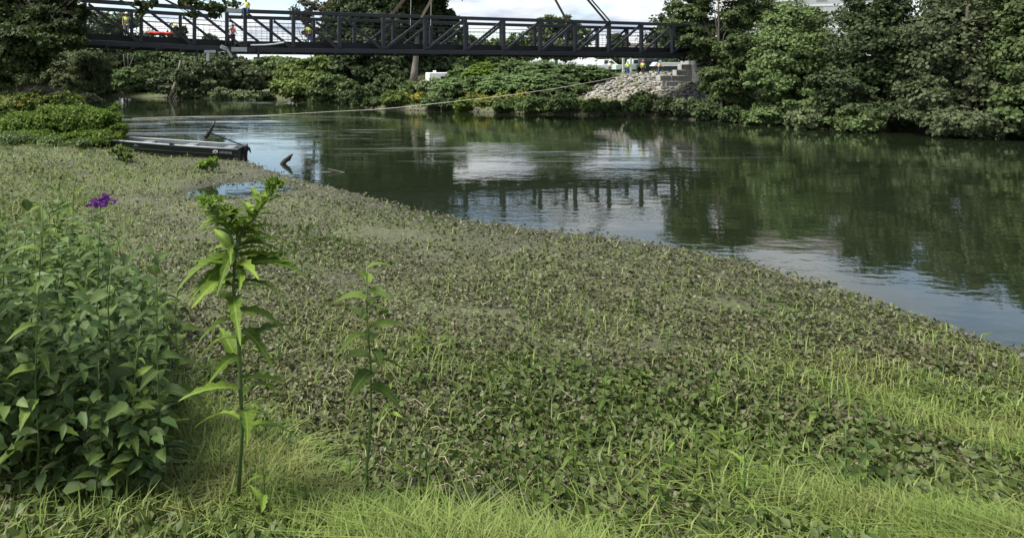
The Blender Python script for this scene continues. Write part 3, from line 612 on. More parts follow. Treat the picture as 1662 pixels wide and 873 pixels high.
def vehicle(name, loc, rz, label, m, kind):
    """pickup truck or box trailer, built along its own x"""
    t = empty(name, loc, label, 'truck' if kind == 'pickup' else 'trailer', None, rz)
    if kind == 'pickup':
        pr = [(-2.7, .55), (-2.7, 1.08), (-.7, 1.12), (-.7, 1.12), (1.35, 1.14), (2.55, 1.02), (2.7, .85), (2.7, .5), (-2.7, .5)]
        rg = [[(x, y, z) for x, z in pr] for y in (-.95, .95)]; MB().loft(rg).build('body', M[m], t, bevel=.03)
        cb = [(-.65, 1.12), (-.5, 1.78), (.55, 1.82), (1.35, 1.14)]
        MB().loft([[(x, y * (1 if z < 1.3 else .84), z) for x, z in cb] for y in (-.92, .92)]).build('cab', M[m], t, bevel=.02)
        for s in (-1, 1):
            MB().loft([[(-.45, s * .89, 1.2), (-.36, s * .80, 1.68), (.1, s * .80, 1.7), (.1, s * .89, 1.2)], [(-.45, s * .905, 1.2), (-.36, s * .815, 1.68), (.1, s * .815, 1.7), (.1, s * .905, 1.2)]]).build('side_window', M['glass'], t)
            MB().loft([[(.2, s * .89, 1.2), (.2, s * .80, 1.7), (.5, s * .79, 1.71), (1.1, s * .89, 1.2)], [(.2, s * .905, 1.2), (.2, s * .815, 1.7), (.5, s * .805, 1.71), (1.1, s * .905, 1.2)]]).build('side_window', M['glass'], t)
            for x in (-1.75, 1.75):
                w = MB().tube([(x, s * .98, .4), (x, s * .74, .4)], .40, 16).build('wheel', M['rubber'], t); MB().tube([(x, s * .99, .4), (x, s * .9, .4)], .22, 12).build('rim', M['zinc'], w)
            MB().box((2.68, s * .7, .84), (.08, .36, .18)).build('headlight', M['glass'], t)
        MB().loft([[(.62, y, 1.78), (1.34, y * 1.08, 1.18), (1.36, y * 1.08, 1.19), (.66, y, 1.80)] for y in (-.74, .74)]).build('windscreen', M['glass'], t)
        MB().box((2.72, 0, .55), (.1, 1.8, .2)).build('bumper', M['zinc'], t)
    else:
        MB().box((0, 0, 1.35), (2.1, 1.8, 1.5)).build('box', M[m], t, bevel=.06)
        MB().box((0, 0, .5), (2.2, 1.6, .14)).build('chassis', M['dark'], t)
        MB().box((-.25, 0, 2.2), (.3, .3, .22)).build('roof_vent', M[m], t, bevel=.03)
        MB().box((.45, -.905, 1.5), (.5, .03, .4)).build('side_window', M['glass'], t)
        for s in (-1, 1):
            w = MB().tube([(.1, s * .98, .34), (.1, s * .76, .34)], .34, 14).build('wheel', M['rubber'], t); MB().tube([(.1, s * .99, .34), (.1, s * .9, .34)], .18, 10).build('rim', M['zinc'], w)
        MB().bar((-1.05, .5, .5), (-1.9, 0, .5), .08, .08).bar((-1.05, -.5, .5), (-1.9, 0, .5), .08, .08).build('hitch', M['dark'], t)
    return t
def on(px, d): v = P(px, 120, d); return Vector((v.x, v.y, gz(v.x, v.y)))
vehicle('pickup_truck', on(981, 87), .1, 'white pickup truck half hidden behind the bushes left of the workers', 'white', 'pickup')
vehicle('pickup_truck', on(1029, 84), .05, 'pale green pickup truck parked behind the two workers in lime vests', 'greenpaint', 'pickup')
vehicle('box_trailer', hit(711.5, 150) + Vector((0, 1.5, -.1)), .12, 'white box trailer showing above the bushes near the bare tree trunk', 'white', 'trailer')
t = empty('flatbed_machine', on(1058, 82), 'dark flatbed machine standing between the lime vest worker and the wall', 'machine', rz=.1)
MB().box((0, 0, 1.0), (3.0, 1.8, .35)).build('chassis', M['dark'], t, bevel=.03)
MB().loft([[(-1.4, y, 1.2), (-1.3, y, 2.35), (-.35, y, 2.35), (-.1, y, 1.2)] for y in (-.8, .8)]).build('cab', M['dark'], t, bevel=.03)
MB().box((-.75, -.82, 1.85), (.7, .04, .6)).build('window', M['glass'], t)
MB().bar((-.1, 0, 1.4), (1.6, 0, 2.2), .4, .35).build('boom', M['dark'], t)
for x in (-1.1, 1.1):
    for y in (-.85, .85): MB().tube([(x, y - .13, .45), (x, y + .13, .45)], .45, 14).build('wheel', M['rubber'], t)
t = empty('lumber_stack', on(1086, 79) + Vector((0, 0, .9)), 'pale blue-white stack of boards lying behind the top of the wall', 'boards', rz=.1)
for k in range(3): MB().box((0, 0, .08 + k * .16), (4.2 - k * .3, 1.0, .13)).build('board', M['white'], t)
MB().box((0, 0, -.5), (3.6, .9, .95)).build('crate_base', M['dark'], t)
for px, lab in ((1011.5, 'pale square post rising to the bridge left of the orange hat worker'), (1024, 'thin pale post rising to the bridge between the two lime vest workers')):
    b = on(px, 80); r = empty('post', b, lab, 'post'); MB().box((0, 0, 1.1), (.22, .22, 2.3)).build('shaft', M['zinc'], r, bevel=.02); MB().box((0, 0, 2.28), (.34, .34, .06)).build('cap_plate', M['zinc'], r)

# buildings
hb = empty('apartment_building', Vector((0, 0, 0)), 'tall pale grey apartment building behind the trees at the right', 'building'); hb.location = (57, 96, 3.3); hb.rotation_euler = (0, 0, -.25)
MB().box((4, 0, 7.5), (20, 12, 15)).build('wall', M['siding'], hb)
MB().loft([[(-6.6, -6.6, 15), (14.6, -6.6, 15), (14.6, 6.6, 15), (-6.6, 6.6, 15)], [(-3, -.5, 18), (11, -.5, 18), (11, .5, 18), (-3, .5, 18)]]).build('roof', M['roof'], hb)
for fl in range(5):
    for k in range(7):
        x = -4.6 + k * 2.85; z = 1.8 + fl * 2.9
        w = MB().box((x, -6.03, z), (1.25, .10, 1.5)).build('window', M['white'], hb)
        MB().box((x - .29, -6.09, z), (.5, .03, 1.3)).box((x + .29, -6.09, z), (.5, .03, 1.3)).build('pane', M['glass'], w)
    MB().box((4, -6.02, 3.3 + fl * 2.9), (20.1, .06, .18)).build('band_course', M['white'], hb)
    if fl > 0:
        b = MB().box((-1.8, -6.8, .95 + fl * 2.9), (4.2, 1.5, .14)).build('balcony', M['white'], hb)
        g = MB()
        for i in range(15): g.box((-3.8 + i * .285, -7.5, 1.5 + fl * 2.9), (.05, .05, 1.0))
        g.box((-1.8, -7.5, 2.02 + fl * 2.9), (4.2, .08, .08)).build('railing', M['white'], b)
hs = empty('brown_house', (54, 138, 3.0), 'low brown roofed house seen through the bridge railing near its right end', 'house', rz=.1)
MB().box((0, 0, 2.0), (9, 7, 4)).build('wall', M['siding'], hs)
MB().loft([[(-5, -4, 4), (-5, 4, 4), (-5, 0, 6.6)], [(5, -4, 4), (5, 4, 4), (5, 0, 6.6)]]).build('roof', M['roof'], hs)
for x in (-3, 0, 3):
    w = MB().box((x, -3.52, 2.2), (1.2, .08, 1.4)).build('window', M['white'], hs); MB().box((x, -3.57, 2.2), (1.0, .03, 1.2)).build('pane', M['glass'], w)

# ------------------------------------------------------------------ trees
G1 = 'trees along the far river bank'
def ft(px, base_py, d, label, blobs, leaf, size, m, **k):
    b = P(px, base_py, d); tree('tree', label, 'tree', (b.x, b.y, gz(b.x, b.y)), [pb(*q) for q in blobs], leaf, size, m, group=G1, **k)
ft(255, 158, 108, 'dark tall tree mass below the bridge behind the pale twiggy shoots', [(215, 98, 50, 24, 108), (270, 95, 50, 26, 109), (250, 125, 60, 25, 107), (300, 112, 45, 30, 107), (240, 66, 26, 12, 112), (190, 36, 30, 20, 112), (292, 58, 18, 16, 111), (150, 45, 36, 26, 112), (195, 68, 34, 14, 110), (340, 72, 24, 12, 111), (225, 80, 60, 16, 110)], 22000, 0.58, 'lf_dark', tr=.4)
ft(120, 158, 100, 'broad dark tree standing far behind the willow', [(90, 80, 60, 40, 100), (150, 100, 60, 36, 101), (60, 120, 60, 30, 99)], 8000, 0.58, 'lf_dark', tr=.4)
ft(201, 160, 93, 'small round tree with a straight pale trunk on the grassy far bank', [(190, 128, 26, 14, 93), (214, 124, 26, 15, 93.5), (203, 138, 30, 9, 93)], 5200, 0.42, 'lf_mid', tr=.16, bark='barkpale')
ft(272, 160, 94, 'small grey-green tree beside leaning bare trunks', [(296, 126, 18, 14, 90.5), (300, 148, 14, 8, 90.3), (262, 132, 24, 16, 94), (288, 128, 24, 15, 94), (275, 145, 28, 10, 93.5)], 5000, 0.42, 'lf_oliv', tr=.15)
ft(334, 160, 95, 'rounded olive tree with a short dark trunk under the hanging clamp', [(322, 118, 26, 20, 95), (345, 112, 28, 22, 95.5), (335, 136, 32, 12, 95)], 6500, 0.43, 'lf_oliv', tr=.2)
ft(390, 158, 101, 'dusty green tree with a brownish top left of the sky gap', [(380, 112, 28, 20, 101), (398, 126, 34, 20, 100), (368, 130, 24, 20, 100)], 6500, 0.46, 'lf_oliv', tr=.22)
ft(440, 156, 106, 'pale feathery tree behind the yellow-green bush below the bridge', [(425, 112, 26, 18, 106), (452, 104, 34, 14, 107), (440, 128, 36, 18, 105)], 6500, 0.46, 'lf_mid', tr=.22)
ft(500, 163, 86.5, 'big yellow-green tree drooping to the water below the bridge', [(490, 118, 34, 20, 87), (520, 108, 34, 16, 88), (475, 140, 30, 20, 86.5), (510, 140, 44, 22, 85.5)], 12000, 0.42, 'lf_yel', tr=.25, droop=.4)
ft(545, 167, 80.5, 'rounded green bush tree overhanging the water at the bend', [(540, 140, 30, 20, 80.5), (562, 150, 26, 18, 80), (525, 150, 24, 16, 80.5)], 8500, 0.38, 'lf_mid', tr=.18, droop=.35)
ft(588, 160, 92, 'huge dark green oak standing behind the middle of the bridge', [(590, 25, 56, 34, 93), (560, 55, 46, 36, 92), (640, 40, 56, 40, 92), (600, 85, 60, 36, 90), (650, 95, 50, 36, 90), (570, 115, 46, 34, 88), (625, 130, 44, 28, 87), (600, -25, 70, 40, 94)], 34000, 0.48, 'lf_dark', tr=.6, clump=.27)
ft(671, 138, 83, 'tall tree with a straight grey trunk right of the big oak', [(690, 15, 40, 22, 84), (720, 28, 26, 18, 84), (665, 35, 38, 22, 84), (700, 52, 34, 16, 84), (690, -20, 60, 30, 84)], 11000, 0.46, 'lf_near', tr=.45, bark='barkpale', clump=.25)
ft(700, 140, 98, 'dark leafy tree behind the grey trunk and white trailer', [(690, 85, 34, 26, 98), (725, 80, 30, 24, 99), (710, 108, 40, 20, 97), (735, 60, 26, 18, 99)], 9000, 0.52, 'lf_dark', tr=.3)
ft(512, 150, 104, 'thin brownish tree with sparse leaves showing sky left of the oak', [(498, 12, 22, 14, 104), (525, 8, 24, 16, 104), (505, 45, 24, 14, 104), (535, 35, 20, 16, 104), (478, 30, 16, 8, 104)], 1900, 0.48, 'lf_brown', tr=.25, clump=.4)
ft(903, 118, 108, 'round tree standing alone behind the bridge right of its middle', [(890, 42, 24, 14, 108), (915, 40, 26, 14, 108), (872, 60, 22, 16, 108), (905, 66, 34, 22, 108), (940, 60, 22, 20, 108), (880, 82, 26, 14, 107), (925, 85, 26, 12, 107)], 7500, 0.53, 'lf_oliv', tr=.3, bark='barkpale', clump=.27)
for px, d, rx, ry, cy, lab in ((770, 128, 26, 17, 74, 'low far tree seen through the railing above the sumac slope'), (812, 132, 24, 15, 78, 'second low far tree above the sumac slope left of the round tree'), (845, 126, 22, 17, 72, 'far tree close to the left side of the round lone tree'),
                        (990, 125, 20, 11, 94, 'dark far tree under the bridge behind the white pickup'), (1020, 122, 26, 13, 92, 'dark far tree under the bridge behind the pale green pickup'), (1062, 118, 26, 13, 90, 'dark far tree under the bridge behind the flatbed machine'), (1003, 128, 14, 10, 66, 'dark rounded tree top beside the brown roofed house')):
    ft(px, 118, d, lab, [(px - rx * .35, cy, rx * .7, ry, d), (px + rx * .4, cy + 4, rx * .7, ry * .85, d), (px, cy + ry * .9, rx, ry * .8, d)], 3600, 0.58, 'lf_mid' if d > 125 else 'lf_dark', tr=.25)
# farther belt behind everything
for i, (px, d, rx, ry, cy) in enumerate(((-120, 150, 90, 55, 70), (30, 150, 80, 50, 70), (150, 150, 70, 40, 85), (350, 150, 60, 26, 106), (560, 150, 60, 40, 80), (700, 150, 60, 34, 90), (800, 165, 46, 16, 102), (1110, 140, 60, 45, 70), (1250, 135, 80, 70, 50), (1400, 135, 80, 60, 60), (1560, 130, 90, 70, 50), (1720, 125, 90, 70, 50))):
    labs = ['tree crown beyond the left edge', 'dim tree high behind the dark overhanging tree', 'dim tree behind the willow crown', 'dim tree behind the leaning trunks', 'dim tree behind the big oak', 'dim tree behind the grey trunk', 'faint distant tree above the sumac slope', 'dim tree behind the block wall', 'dim tall tree behind the apartment building', 'dim tree right of the apartment building', 'dim wide tree beyond the right bank', 'dim tree at the far right end of the bank']
    ft(px, 118, d, labs[i], [(px - rx * .4, cy, rx * .7, ry, d), (px + rx * .4, cy + 6, rx * .7, ry * .9, d + 2), (px, cy - ry * .3, rx * .7, ry * .8, d)], 3800, 0.86, 'lf_dark', tr=.4)
# bare leaning trunks and shoots on the far bank
def snag(label, segs, m='barkpale', grp=None):
    b = Vector(segs[0][0][0]); r = empty('dead_trunk', b, label, 'dead tree', grp)
    for i, (pts, rad) in enumerate(segs): MB().tube(pts, rad, 6).build('trunk' if i == 0 else 'branch', M[m], r, world=True, smooth=True)
def pp(*a): return [P(*q) for q in a]
snag('pale dead trunk leaning right with broken top on the far bank', [(pp((276, 160, 92), (284, 140, 92), (290, 116, 92), (293, 98, 92)), [.32, .26, .2, .12])])
snag('thin bare trunk leaning over the water beside the grey-green tree', [(pp((285, 161, 91), (300, 140, 91.5), (314, 118, 92)), [.22, .15, .08]), (pp((297, 144, 91.4), (306, 134, 91), (318, 131, 91)), [.08, .05, .02])])
snag('forked bare trunk leaning over the water right of the other leaning trunks', [(pp((296, 161, 91), (302, 146, 91), (304, 130, 91)), [.18, .12, .06]), (pp((280, 162, 91), (288, 148, 91), (300, 140, 91)), [.12, .08, .03])])
snag('pale twiggy dead shoots standing under the left of the bridge', [(pp((203, 118, 100), (202, 104, 100), (200, 88, 100)), [.14, .1, .04]), (pp((206, 118, 100), (212, 104, 100), (217, 90, 100)), [.12, .08, .03]), (pp((205, 116, 100), (208, 104, 100), (207, 86, 100)), [.1, .07, .03])])

# the shady tree over the left bank and the pale willow behind it
bl = P(-60, 210, 35)
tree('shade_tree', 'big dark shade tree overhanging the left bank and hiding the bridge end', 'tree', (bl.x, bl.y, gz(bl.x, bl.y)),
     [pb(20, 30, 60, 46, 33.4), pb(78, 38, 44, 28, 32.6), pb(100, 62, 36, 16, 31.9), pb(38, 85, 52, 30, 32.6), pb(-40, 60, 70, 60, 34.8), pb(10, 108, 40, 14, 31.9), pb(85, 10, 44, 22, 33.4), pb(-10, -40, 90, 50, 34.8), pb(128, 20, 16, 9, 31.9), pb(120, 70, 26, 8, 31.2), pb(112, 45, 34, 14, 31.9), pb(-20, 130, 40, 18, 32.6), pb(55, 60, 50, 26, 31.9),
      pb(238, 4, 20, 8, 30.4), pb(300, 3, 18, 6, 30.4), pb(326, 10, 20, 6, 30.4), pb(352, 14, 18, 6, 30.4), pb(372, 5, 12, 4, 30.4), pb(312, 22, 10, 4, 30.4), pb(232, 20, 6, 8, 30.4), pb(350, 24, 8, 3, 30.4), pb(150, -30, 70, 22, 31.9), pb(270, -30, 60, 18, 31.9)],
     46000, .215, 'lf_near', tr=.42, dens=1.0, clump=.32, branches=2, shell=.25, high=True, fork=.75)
bl = P(80, 165, 44)
tree('willow_tree', 'pale grey-green willow crown left under the bridge behind the flowers', 'tree', (bl.x, bl.y, gz(bl.x, bl.y)),
     [pb(150, 104, 32, 24, 44), pb(110, 110, 40, 28, 45), pb(70, 112, 46, 32, 46), pb(20, 130, 50, 28, 46), pb(130, 132, 40, 18, 44), pb(165, 125, 16, 22, 44)], 26000, .22, 'lf_pale', tr=.3, clump=.24, aspect=.22)
# right bank overhanging trees
bl = hit(1196, 180); bl.y += 2.5; bl.z = gz(bl.x, bl.y)
tree('maple_tree', 'tall dark maple hiding the right end of the bridge', 'tree', bl,
     [pb(1120, 22, 34, 14, 56), pb(1098, 12, 24, 10, 56), pb(1110, 45, 40, 11, 55.5), pb(1150, 48, 34, 16, 56), pb(1160, 82, 46, 15, 55), pb(1186, 60, 26, 26, 56), pb(1130, 92, 22, 9, 54.5), pb(1178, 102, 34, 12, 54), pb(1215, 20, 40, 30, 57), pb(1150, -18, 70, 22, 57), pb(1235, 80, 40, 30, 56), pb(1135, 4, 18, 18, 56), pb(1180, 85, 30, 18, 52), pb(1165, 120, 34, 12, 52), pb(1195, 125, 30, 16, 51.5), pb(1192, 30, 22, 18, 53), pb(1185, 160, 30, 14, 50.5), pb(1200, 70, 24, 18, 49.5), pb(1205, 105, 24, 16, 49.5), pb(1175, 140, 26, 12, 49.5), pb(1130, 68, 30, 10, 54)],
     30000, .25, 'lf_maple', tr=.2, clump=.36, branches=2, shell=.25)
bl = hit(1168, 187)
tree('bank_tree', 'low spreading bushy tree at the right waterline below the block wall', 'tree', bl, [pb(1170, 140, 34, 14, 53), pb(1155, 170, 26, 12, 52), pb(1190, 165, 36, 20, 51.5), pb(1200, 140, 26, 18, 53)], 8000, .22, 'lf_mid', tr=.14, clump=.28, branches=3)
for i, (px, bpy_, d, bls, m, lab) in enumerate((
        (1290, 205, 47, [(1290, 90, 60, 50, 47), (1250, 130, 40, 30, 46), (1330, 120, 50, 40, 47), (1290, 40, 50, 36, 48), (1300, 165, 60, 24, 45.5)], 'lf_mid', 'full green tree on the right bank beyond the maple'),
        (1420, 212, 43, [(1420, 80, 70, 60, 43), (1370, 140, 50, 36, 42), (1470, 130, 56, 44, 42), (1420, 10, 60, 44, 44), (1420, 180, 70, 24, 41)], 'lf_dark', 'dark dense tree leaning over the right bank'),
        (1570, 222, 38, [(1560, 80, 80, 70, 39), (1510, 160, 50, 36, 38), (1620, 140, 70, 56, 38), (1570, 0, 70, 50, 40), (1570, 195, 80, 26, 36.5)], 'lf_oliv', 'olive green tree spreading over the right bank'),
        (1720, 232, 35, [(1700, 90, 80, 80, 36), (1670, 180, 60, 40, 35), (1720, 0, 80, 60, 36)], 'lf_mid', 'last green tree at the right edge of the river'))):
    b = P(px, bpy_, d); b.z = gz(b.x, b.y); tree('bank_tree', lab, 'tree', b, [pb(*q) for q in bls], 17000, .24, m, tr=.3, group='trees on the right bank')

# ------------------------------------------------------------------ shrubs and herbs of the far bank
def frond_leaves(c, r, n, size):
    """compound (sumac) leaves: each frond is a row of paired leaflets on an arching stalk"""
    c = np.array(c, float); r = np.array(r, float); u = unit(n); u[:, 2] = np.abs(u[:, 2]) * .9 - .25
    base = c + u * r * RNG.uniform(.55, 1.0, (n, 1)); d = u + unit(n) * .5; d[:, 2] = d[:, 2] * .5 + .15; d /= np.linalg.norm(d, axis=1, keepdims=True)
    up = np.array([0, 0, 1.0]); sd = np.cross(d, up); sd /= np.linalg.norm(sd, axis=1, keepdims=True) + 1e-9; C_, D_, L_ = [], [], []
    for k in range(6):
        f = (k + .5) / 6; p = base + d * size * 2.6 * f - up * (f * f) * size * .9
        for s in (-1, 1): C_.append(p); D_.append(sd * s + d * .5 - up * .55 + unit(n) * .12); L_.append(np.full(n, size * (1 - .5 * abs(f - .4))))
    C_, D_, L_ = np.concatenate(C_), np.concatenate(D_), np.concatenate(L_)
    return leaf_arrays(C_, D_, np.tile(up, (len(C_), 1)) + unit(len(C_)) * .25, L_, L_ * .27)
def shrub(name, label, base, blobs, n, size, m, cat='shrub', group='shrubs on the far bank', flowers=None, kind='leaf', stems=5, sm='bark', clump=.32):
    base = Vector(base); r0 = empty(name, base, label, cat, group); g = MB()
    for c, r in blobs:
        for _ in range(stems): g.tube([base + Vector((random.uniform(-.2, .2), random.uniform(-.2, .2), -.1)), base.lerp(Vector(c), .5) + Vector((0, 0, -.1)), Vector(c) + Vector((random.uniform(-.6, .6) * r[0], random.uniform(-.6, .6) * r[1], random.uniform(0, .6) * r[2]))], [.035, .025, .008], 4, cap=False)
    g.build('stem', M[sm], r0, world=True); vol = sum(r[0] * r[2] for _, r in blobs); parts = []
    for c, r in blobs:
        k = max(40, int(n * r[0] * r[2] / vol)); parts.append(frond_leaves(c, r, k // 10, size) if kind == 'frond' else blob_leaves(c, r, k, size, clump, .35, None, .1))
    v, f = join(parts); wchild(link('foliage', np_mesh('foliage', v, f, M[m])), r0)
    if flowers:
        fm, nf, fs = flowers; parts = []
        for c, r in blobs:
            u = unit(nf); u[:, 2] = np.abs(u[:, 2]); cc = np.array(c) + u * np.array(r) * RNG.uniform(.85, 1.1, (nf, 1)); k = 14
            pt = np.repeat(cc, k, 0) + RNG.normal(size=(nf * k, 3)) * fs * np.array([1, 1, .6]); parts.append(leaf_arrays(pt, unit(nf * k) + np.array([0, 0, .5]), unit(nf * k), np.full(nf * k, fs * .9), np.full(nf * k, fs * .4)))
        v, f = join(parts); wchild(link('blossom', np_mesh('blossom', v, f, M[fm])), r0)
    return r0
def far_shrub(px, py, rx, ry, lab, m, n, size=.26, kind='leaf', flowers=None, cat='shrub', extra=None):
    b = hit(px, py, 40, 110); d = b.y; h_ = ry / F * d; rr = rx / F * d
    bl = [((b.x, b.y, b.z + h_ * .9), (rr * .8, rr * .7, h_)), ((b.x - rr * .45, b.y - .3, b.z + h_ * .65), (rr * .55, rr * .5, h_ * .75)), ((b.x + rr * .5, b.y + .2, b.z + h_ * .7), (rr * .5, rr * .5, h_ * .8))]
    return shrub('sumac_bush' if kind == 'frond' else ('goldenrod_clump' if flowers and flowers[0] == 'fl_yellow' else 'shrub'), lab, b, bl, int(n * 1.15), size * 1.25, m, cat, flowers=flowers, kind=kind)
Yf = ('fl_yellow', 16, .07)
for a in (
    # crest of the slope: sumacs
    (835, 131, 44, 19, 'tall bright sumac highest on the slope under the middle of the bridge', 'lf_sumac', 5200, .3, 'frond'),
    (790, 137, 36, 21, 'tall sumac bush left of the highest sumac on the slope', 'lf_bright', 3600, .3, 'frond'),
    (880, 133, 40, 19, 'tall sumac bush right of the highest sumac on the slope', 'lf_sumac', 5200, .3, 'frond'),
    (922, 135, 34, 17, 'spreading sumac at the slope top below the bridge near the sky gap', 'lf_sumac', 4800, .3, 'frond'),
    (955, 132, 28, 13, 'sumac bush in front of the white pickup', 'lf_sumac', 4000, .28, 'frond'),
    (752, 143, 30, 20, 'bright green bush right of the white trailer', 'lf_mid', 3600, .28, 'leaf'),
    (979, 131, 20, 7, 'low bush at the feet of the white shirt worker', 'lf_mid', 2200, .22, 'leaf'),
    (618, 156, 24, 17, 'dark leafy bush under the oak at the turn of the far bank', 'lf_dark', 3600, .26, 'leaf'),
    (645, 152, 24, 15, 'shaded bush left of the straight grey trunk', 'lf_dark', 3200, .26, 'leaf'),
    (600, 163, 20, 13, 'dark bush where the far bank turns toward the trees', 'lf_dark', 2800, .24, 'leaf'),
    # mid slope
    (702, 152, 32, 13, 'pale green bush in front of the white trailer', 'lf_pale', 3200, .24, 'leaf'),
    (668, 158, 26, 13, 'leafy bush at the foot of the straight grey trunk', 'lf_mid', 3000, .24, 'leaf'),
    (735, 158, 32, 17, 'mid green bush halfway up the slope right of the trailer', 'lf_sumac', 3400, .26, 'frond'),
    (775, 156, 32, 19, 'round dark bush halfway up the slope below the bright sumac', 'lf_mid', 3200, .24, 'leaf'),
    (815, 155, 38, 20, 'wide sumac halfway up the slope crossed by the rope', 'lf_sumac', 4600, .28, 'frond'),
    (862, 153, 36, 19, 'broad sumac halfway up the slope just above the rope', 'lf_sumac', 4600, .28, 'frond'),
    (905, 150, 32, 16, 'sumac halfway up the slope left of the rock slope', 'lf_sumac', 3800, .28, 'frond'),
    (897, 167, 24, 11, 'dark round bush under the rope left of the rock slope', 'lf_dark', 3000, .22, 'leaf'),
    (940, 152, 20, 7, 'flat bush beside the left end of the stones', 'lf_mid', 1800, .22, 'leaf'),
    # waterline
    (612, 174, 22, 9, 'low bush on the point where the far bank turns', 'lf_mid', 2400, .2, 'leaf'),
    (640, 171, 24, 12, 'bright herb clump right of the point of the far bank', 'lf_yel', 2600, .2, 'leaf'),
    (659, 168, 16, 9, 'left one of two yellow goldenrod clumps below the grey trunk', 'lf_yel', 1600, .18, 'leaf', Yf),
    (682, 168, 16, 9, 'right one of two yellow goldenrod clumps below the grey trunk', 'lf_yel', 1600, .18, 'leaf', Yf),
    (705, 174, 24, 9, 'green herb clump at the waterline below the white trailer', 'lf_mid', 2400, .2, 'leaf'),
    (752, 181, 15, 12, 'bright rounded bush touching the water in mid river view', 'lf_bright', 2600, .19, 'leaf'),
    (728, 177, 18, 8, 'dark herb clump left of the bright rounded waterline bush', 'lf_mid', 2000, .2, 'leaf'),
    (768, 168, 16, 9, 'small goldenrod clump above the bright rounded bush', 'lf_yel', 1500, .18, 'leaf', Yf),
    (790, 173, 22, 9, 'long yellow flowered goldenrod clump right of the bright rounded bush', 'lf_yel', 2000, .18, 'leaf', ('fl_yellow', 26, .07)),
    (815, 168, 18, 9, 'goldenrod clump with few flowers in the middle of the slope foot', 'lf_yel', 1700, .18, 'leaf', Yf),
    (850, 165, 18, 9, 'goldenrod clump right below the rope', 'lf_yel', 1700, .18, 'leaf', Yf),
    (822, 181, 28, 11, 'green herb clump at the waterline in the middle of the far bank', 'lf_mid', 2400, .2, 'leaf'),
    (866, 180, 30, 12, 'tall herb clump at the waterline left of the pale leaved bush', 'lf_mid', 2600, .2, 'leaf'),
    (918, 180, 30, 15, 'fresh green bush with pale leaves low on the bank left of the stones', 'lf_sumac', 4200, .2, 'leaf'),
    (962, 178, 22, 9, 'yellowish grass and herb clump below the left end of the stones', 'lf_yel', 2200, .2, 'leaf'),
    (992, 185, 22, 9, 'green herb clump under the stones left of the dark round bush', 'lf_mid', 2400, .2, 'leaf'),
    (1042, 186, 30, 18, 'large dark round bush in front of the rock slope', 'lf_mid', 5600, .21, 'leaf'),
    (1083, 186, 24, 13, 'olive bush right of the dark round bush below the stones', 'lf_oliv', 3400, .21, 'leaf'),
    (1112, 188, 26, 14, 'mixed bush at the waterline left of the leaning bank tree', 'lf_oliv', 3400, .21, 'leaf'),
    (1150, 193, 26, 12, 'dark bush on the shore under the bank tree', 'lf_dark', 3200, .2, 'leaf'),
    (1190, 197, 26, 12, 'dark bush on the shore at the right under the maple', 'lf_dark', 3200, .2, 'leaf'),
    (1240, 203, 36, 16, 'green bush on the shore right of the maple', 'lf_mid', 3600, .2, 'leaf'),
    (1310, 209, 40, 16, 'olive bush on the shore below the full green tree', 'lf_oliv', 3600, .2, 'leaf'),
    (1390, 216, 44, 18, 'mid green bush on the shore below the dense leaning tree', 'lf_mid', 3800, .2, 'leaf'),
    (1480, 224, 46, 18, 'dark bush on the shore right of the dense leaning tree', 'lf_dark', 3800, .2, 'leaf'),
    (1580, 232, 50, 20, 'green bush on the shore below the olive tree', 'lf_mid', 4000, .2, 'leaf'),
    # left far flat
    (362, 161, 20, 9, 'pale grey bush on the far flat bank under the hanging clamp', 'lf_pale', 2400, .24, 'leaf'),
    (392, 161, 16, 8, 'small pale bush on the far flat bank beside the open grass', 'lf_pale', 2000, .24, 'leaf'),
    (430, 163, 18, 6, 'low dark bush at the far waterline left of the yellow-green tree', 'lf_dark', 1800, .24, 'leaf'),
    (310, 160, 22, 6, 'low scrub at the feet of the leaning bare trunks', 'lf_oliv', 1800, .24, 'leaf'),
    (235, 152, 30, 7, 'dark scrub behind the small round tree on the far bank', 'lf_dark', 2400, .3, 'leaf'),
    (160, 154, 30, 8, 'dark scrub at the far left below the willow', 'lf_dark', 2400, .3, 'leaf'),
    (585, 171, 18, 16, 'dark bush under the oak at the bend of the river', 'lf_dark', 3600, .24, 'leaf'),
    (568, 166, 20, 10, 'shadowy bush between the rounded bush tree and the oak', 'lf_dark', 3000, .24, 'leaf'),
    ):
    px, py, rx, ry, lab, m, n = a[:7]; far_shrub(px, py, rx, ry, lab, m, n, a[7], a[8], a[9] if len(a) > 9 else None)

# grass on the far bank: flat green left, slope foot right
def blades(xy, z, ln, wd, lean=.35):
    n = len(xy); C_ = np.column_stack([xy, z]); a = RNG.random(n) * 6.283; h = np.column_stack([np.cos(a), np.sin(a), np.zeros(n)]); k = np.abs(RNG.normal(size=n)) * lean; S_ = np.column_stack([-np.sin(a), np.cos(a), np.zeros(n)]) * (wd / 2)[:, None]
    up = np.array([0, 0, 1.0]); ln = ln[:, None]; k = k[:, None]; m_ = C_ + (up + h * k * .6) * ln * .55; t_ = C_ + (up * np.maximum(.2, 1 - .55 * k) + h * k * 1.5) * ln
    V_ = np.stack([C_ - S_, C_ + S_, m_ + S_ * .8, m_ - S_ * .8, t_], 1).reshape(-1, 3); i = np.arange(n)[:, None] * 5
    return V_, np.concatenate([i + [[0, 1, 2]], i + [[0, 2, 3]], i + [[3, 2, 4]]])
n = 70000; fx = RNG.uniform(-60, 46, n); fy = RNG.uniform(38, 104, n); z, s, nr = ground(fx, fy)
k = (s > .05) & (~nr) & (s < RNG.uniform(2, 26, n)); xy = np.column_stack([fx, fy])[k]; nn = k.sum()
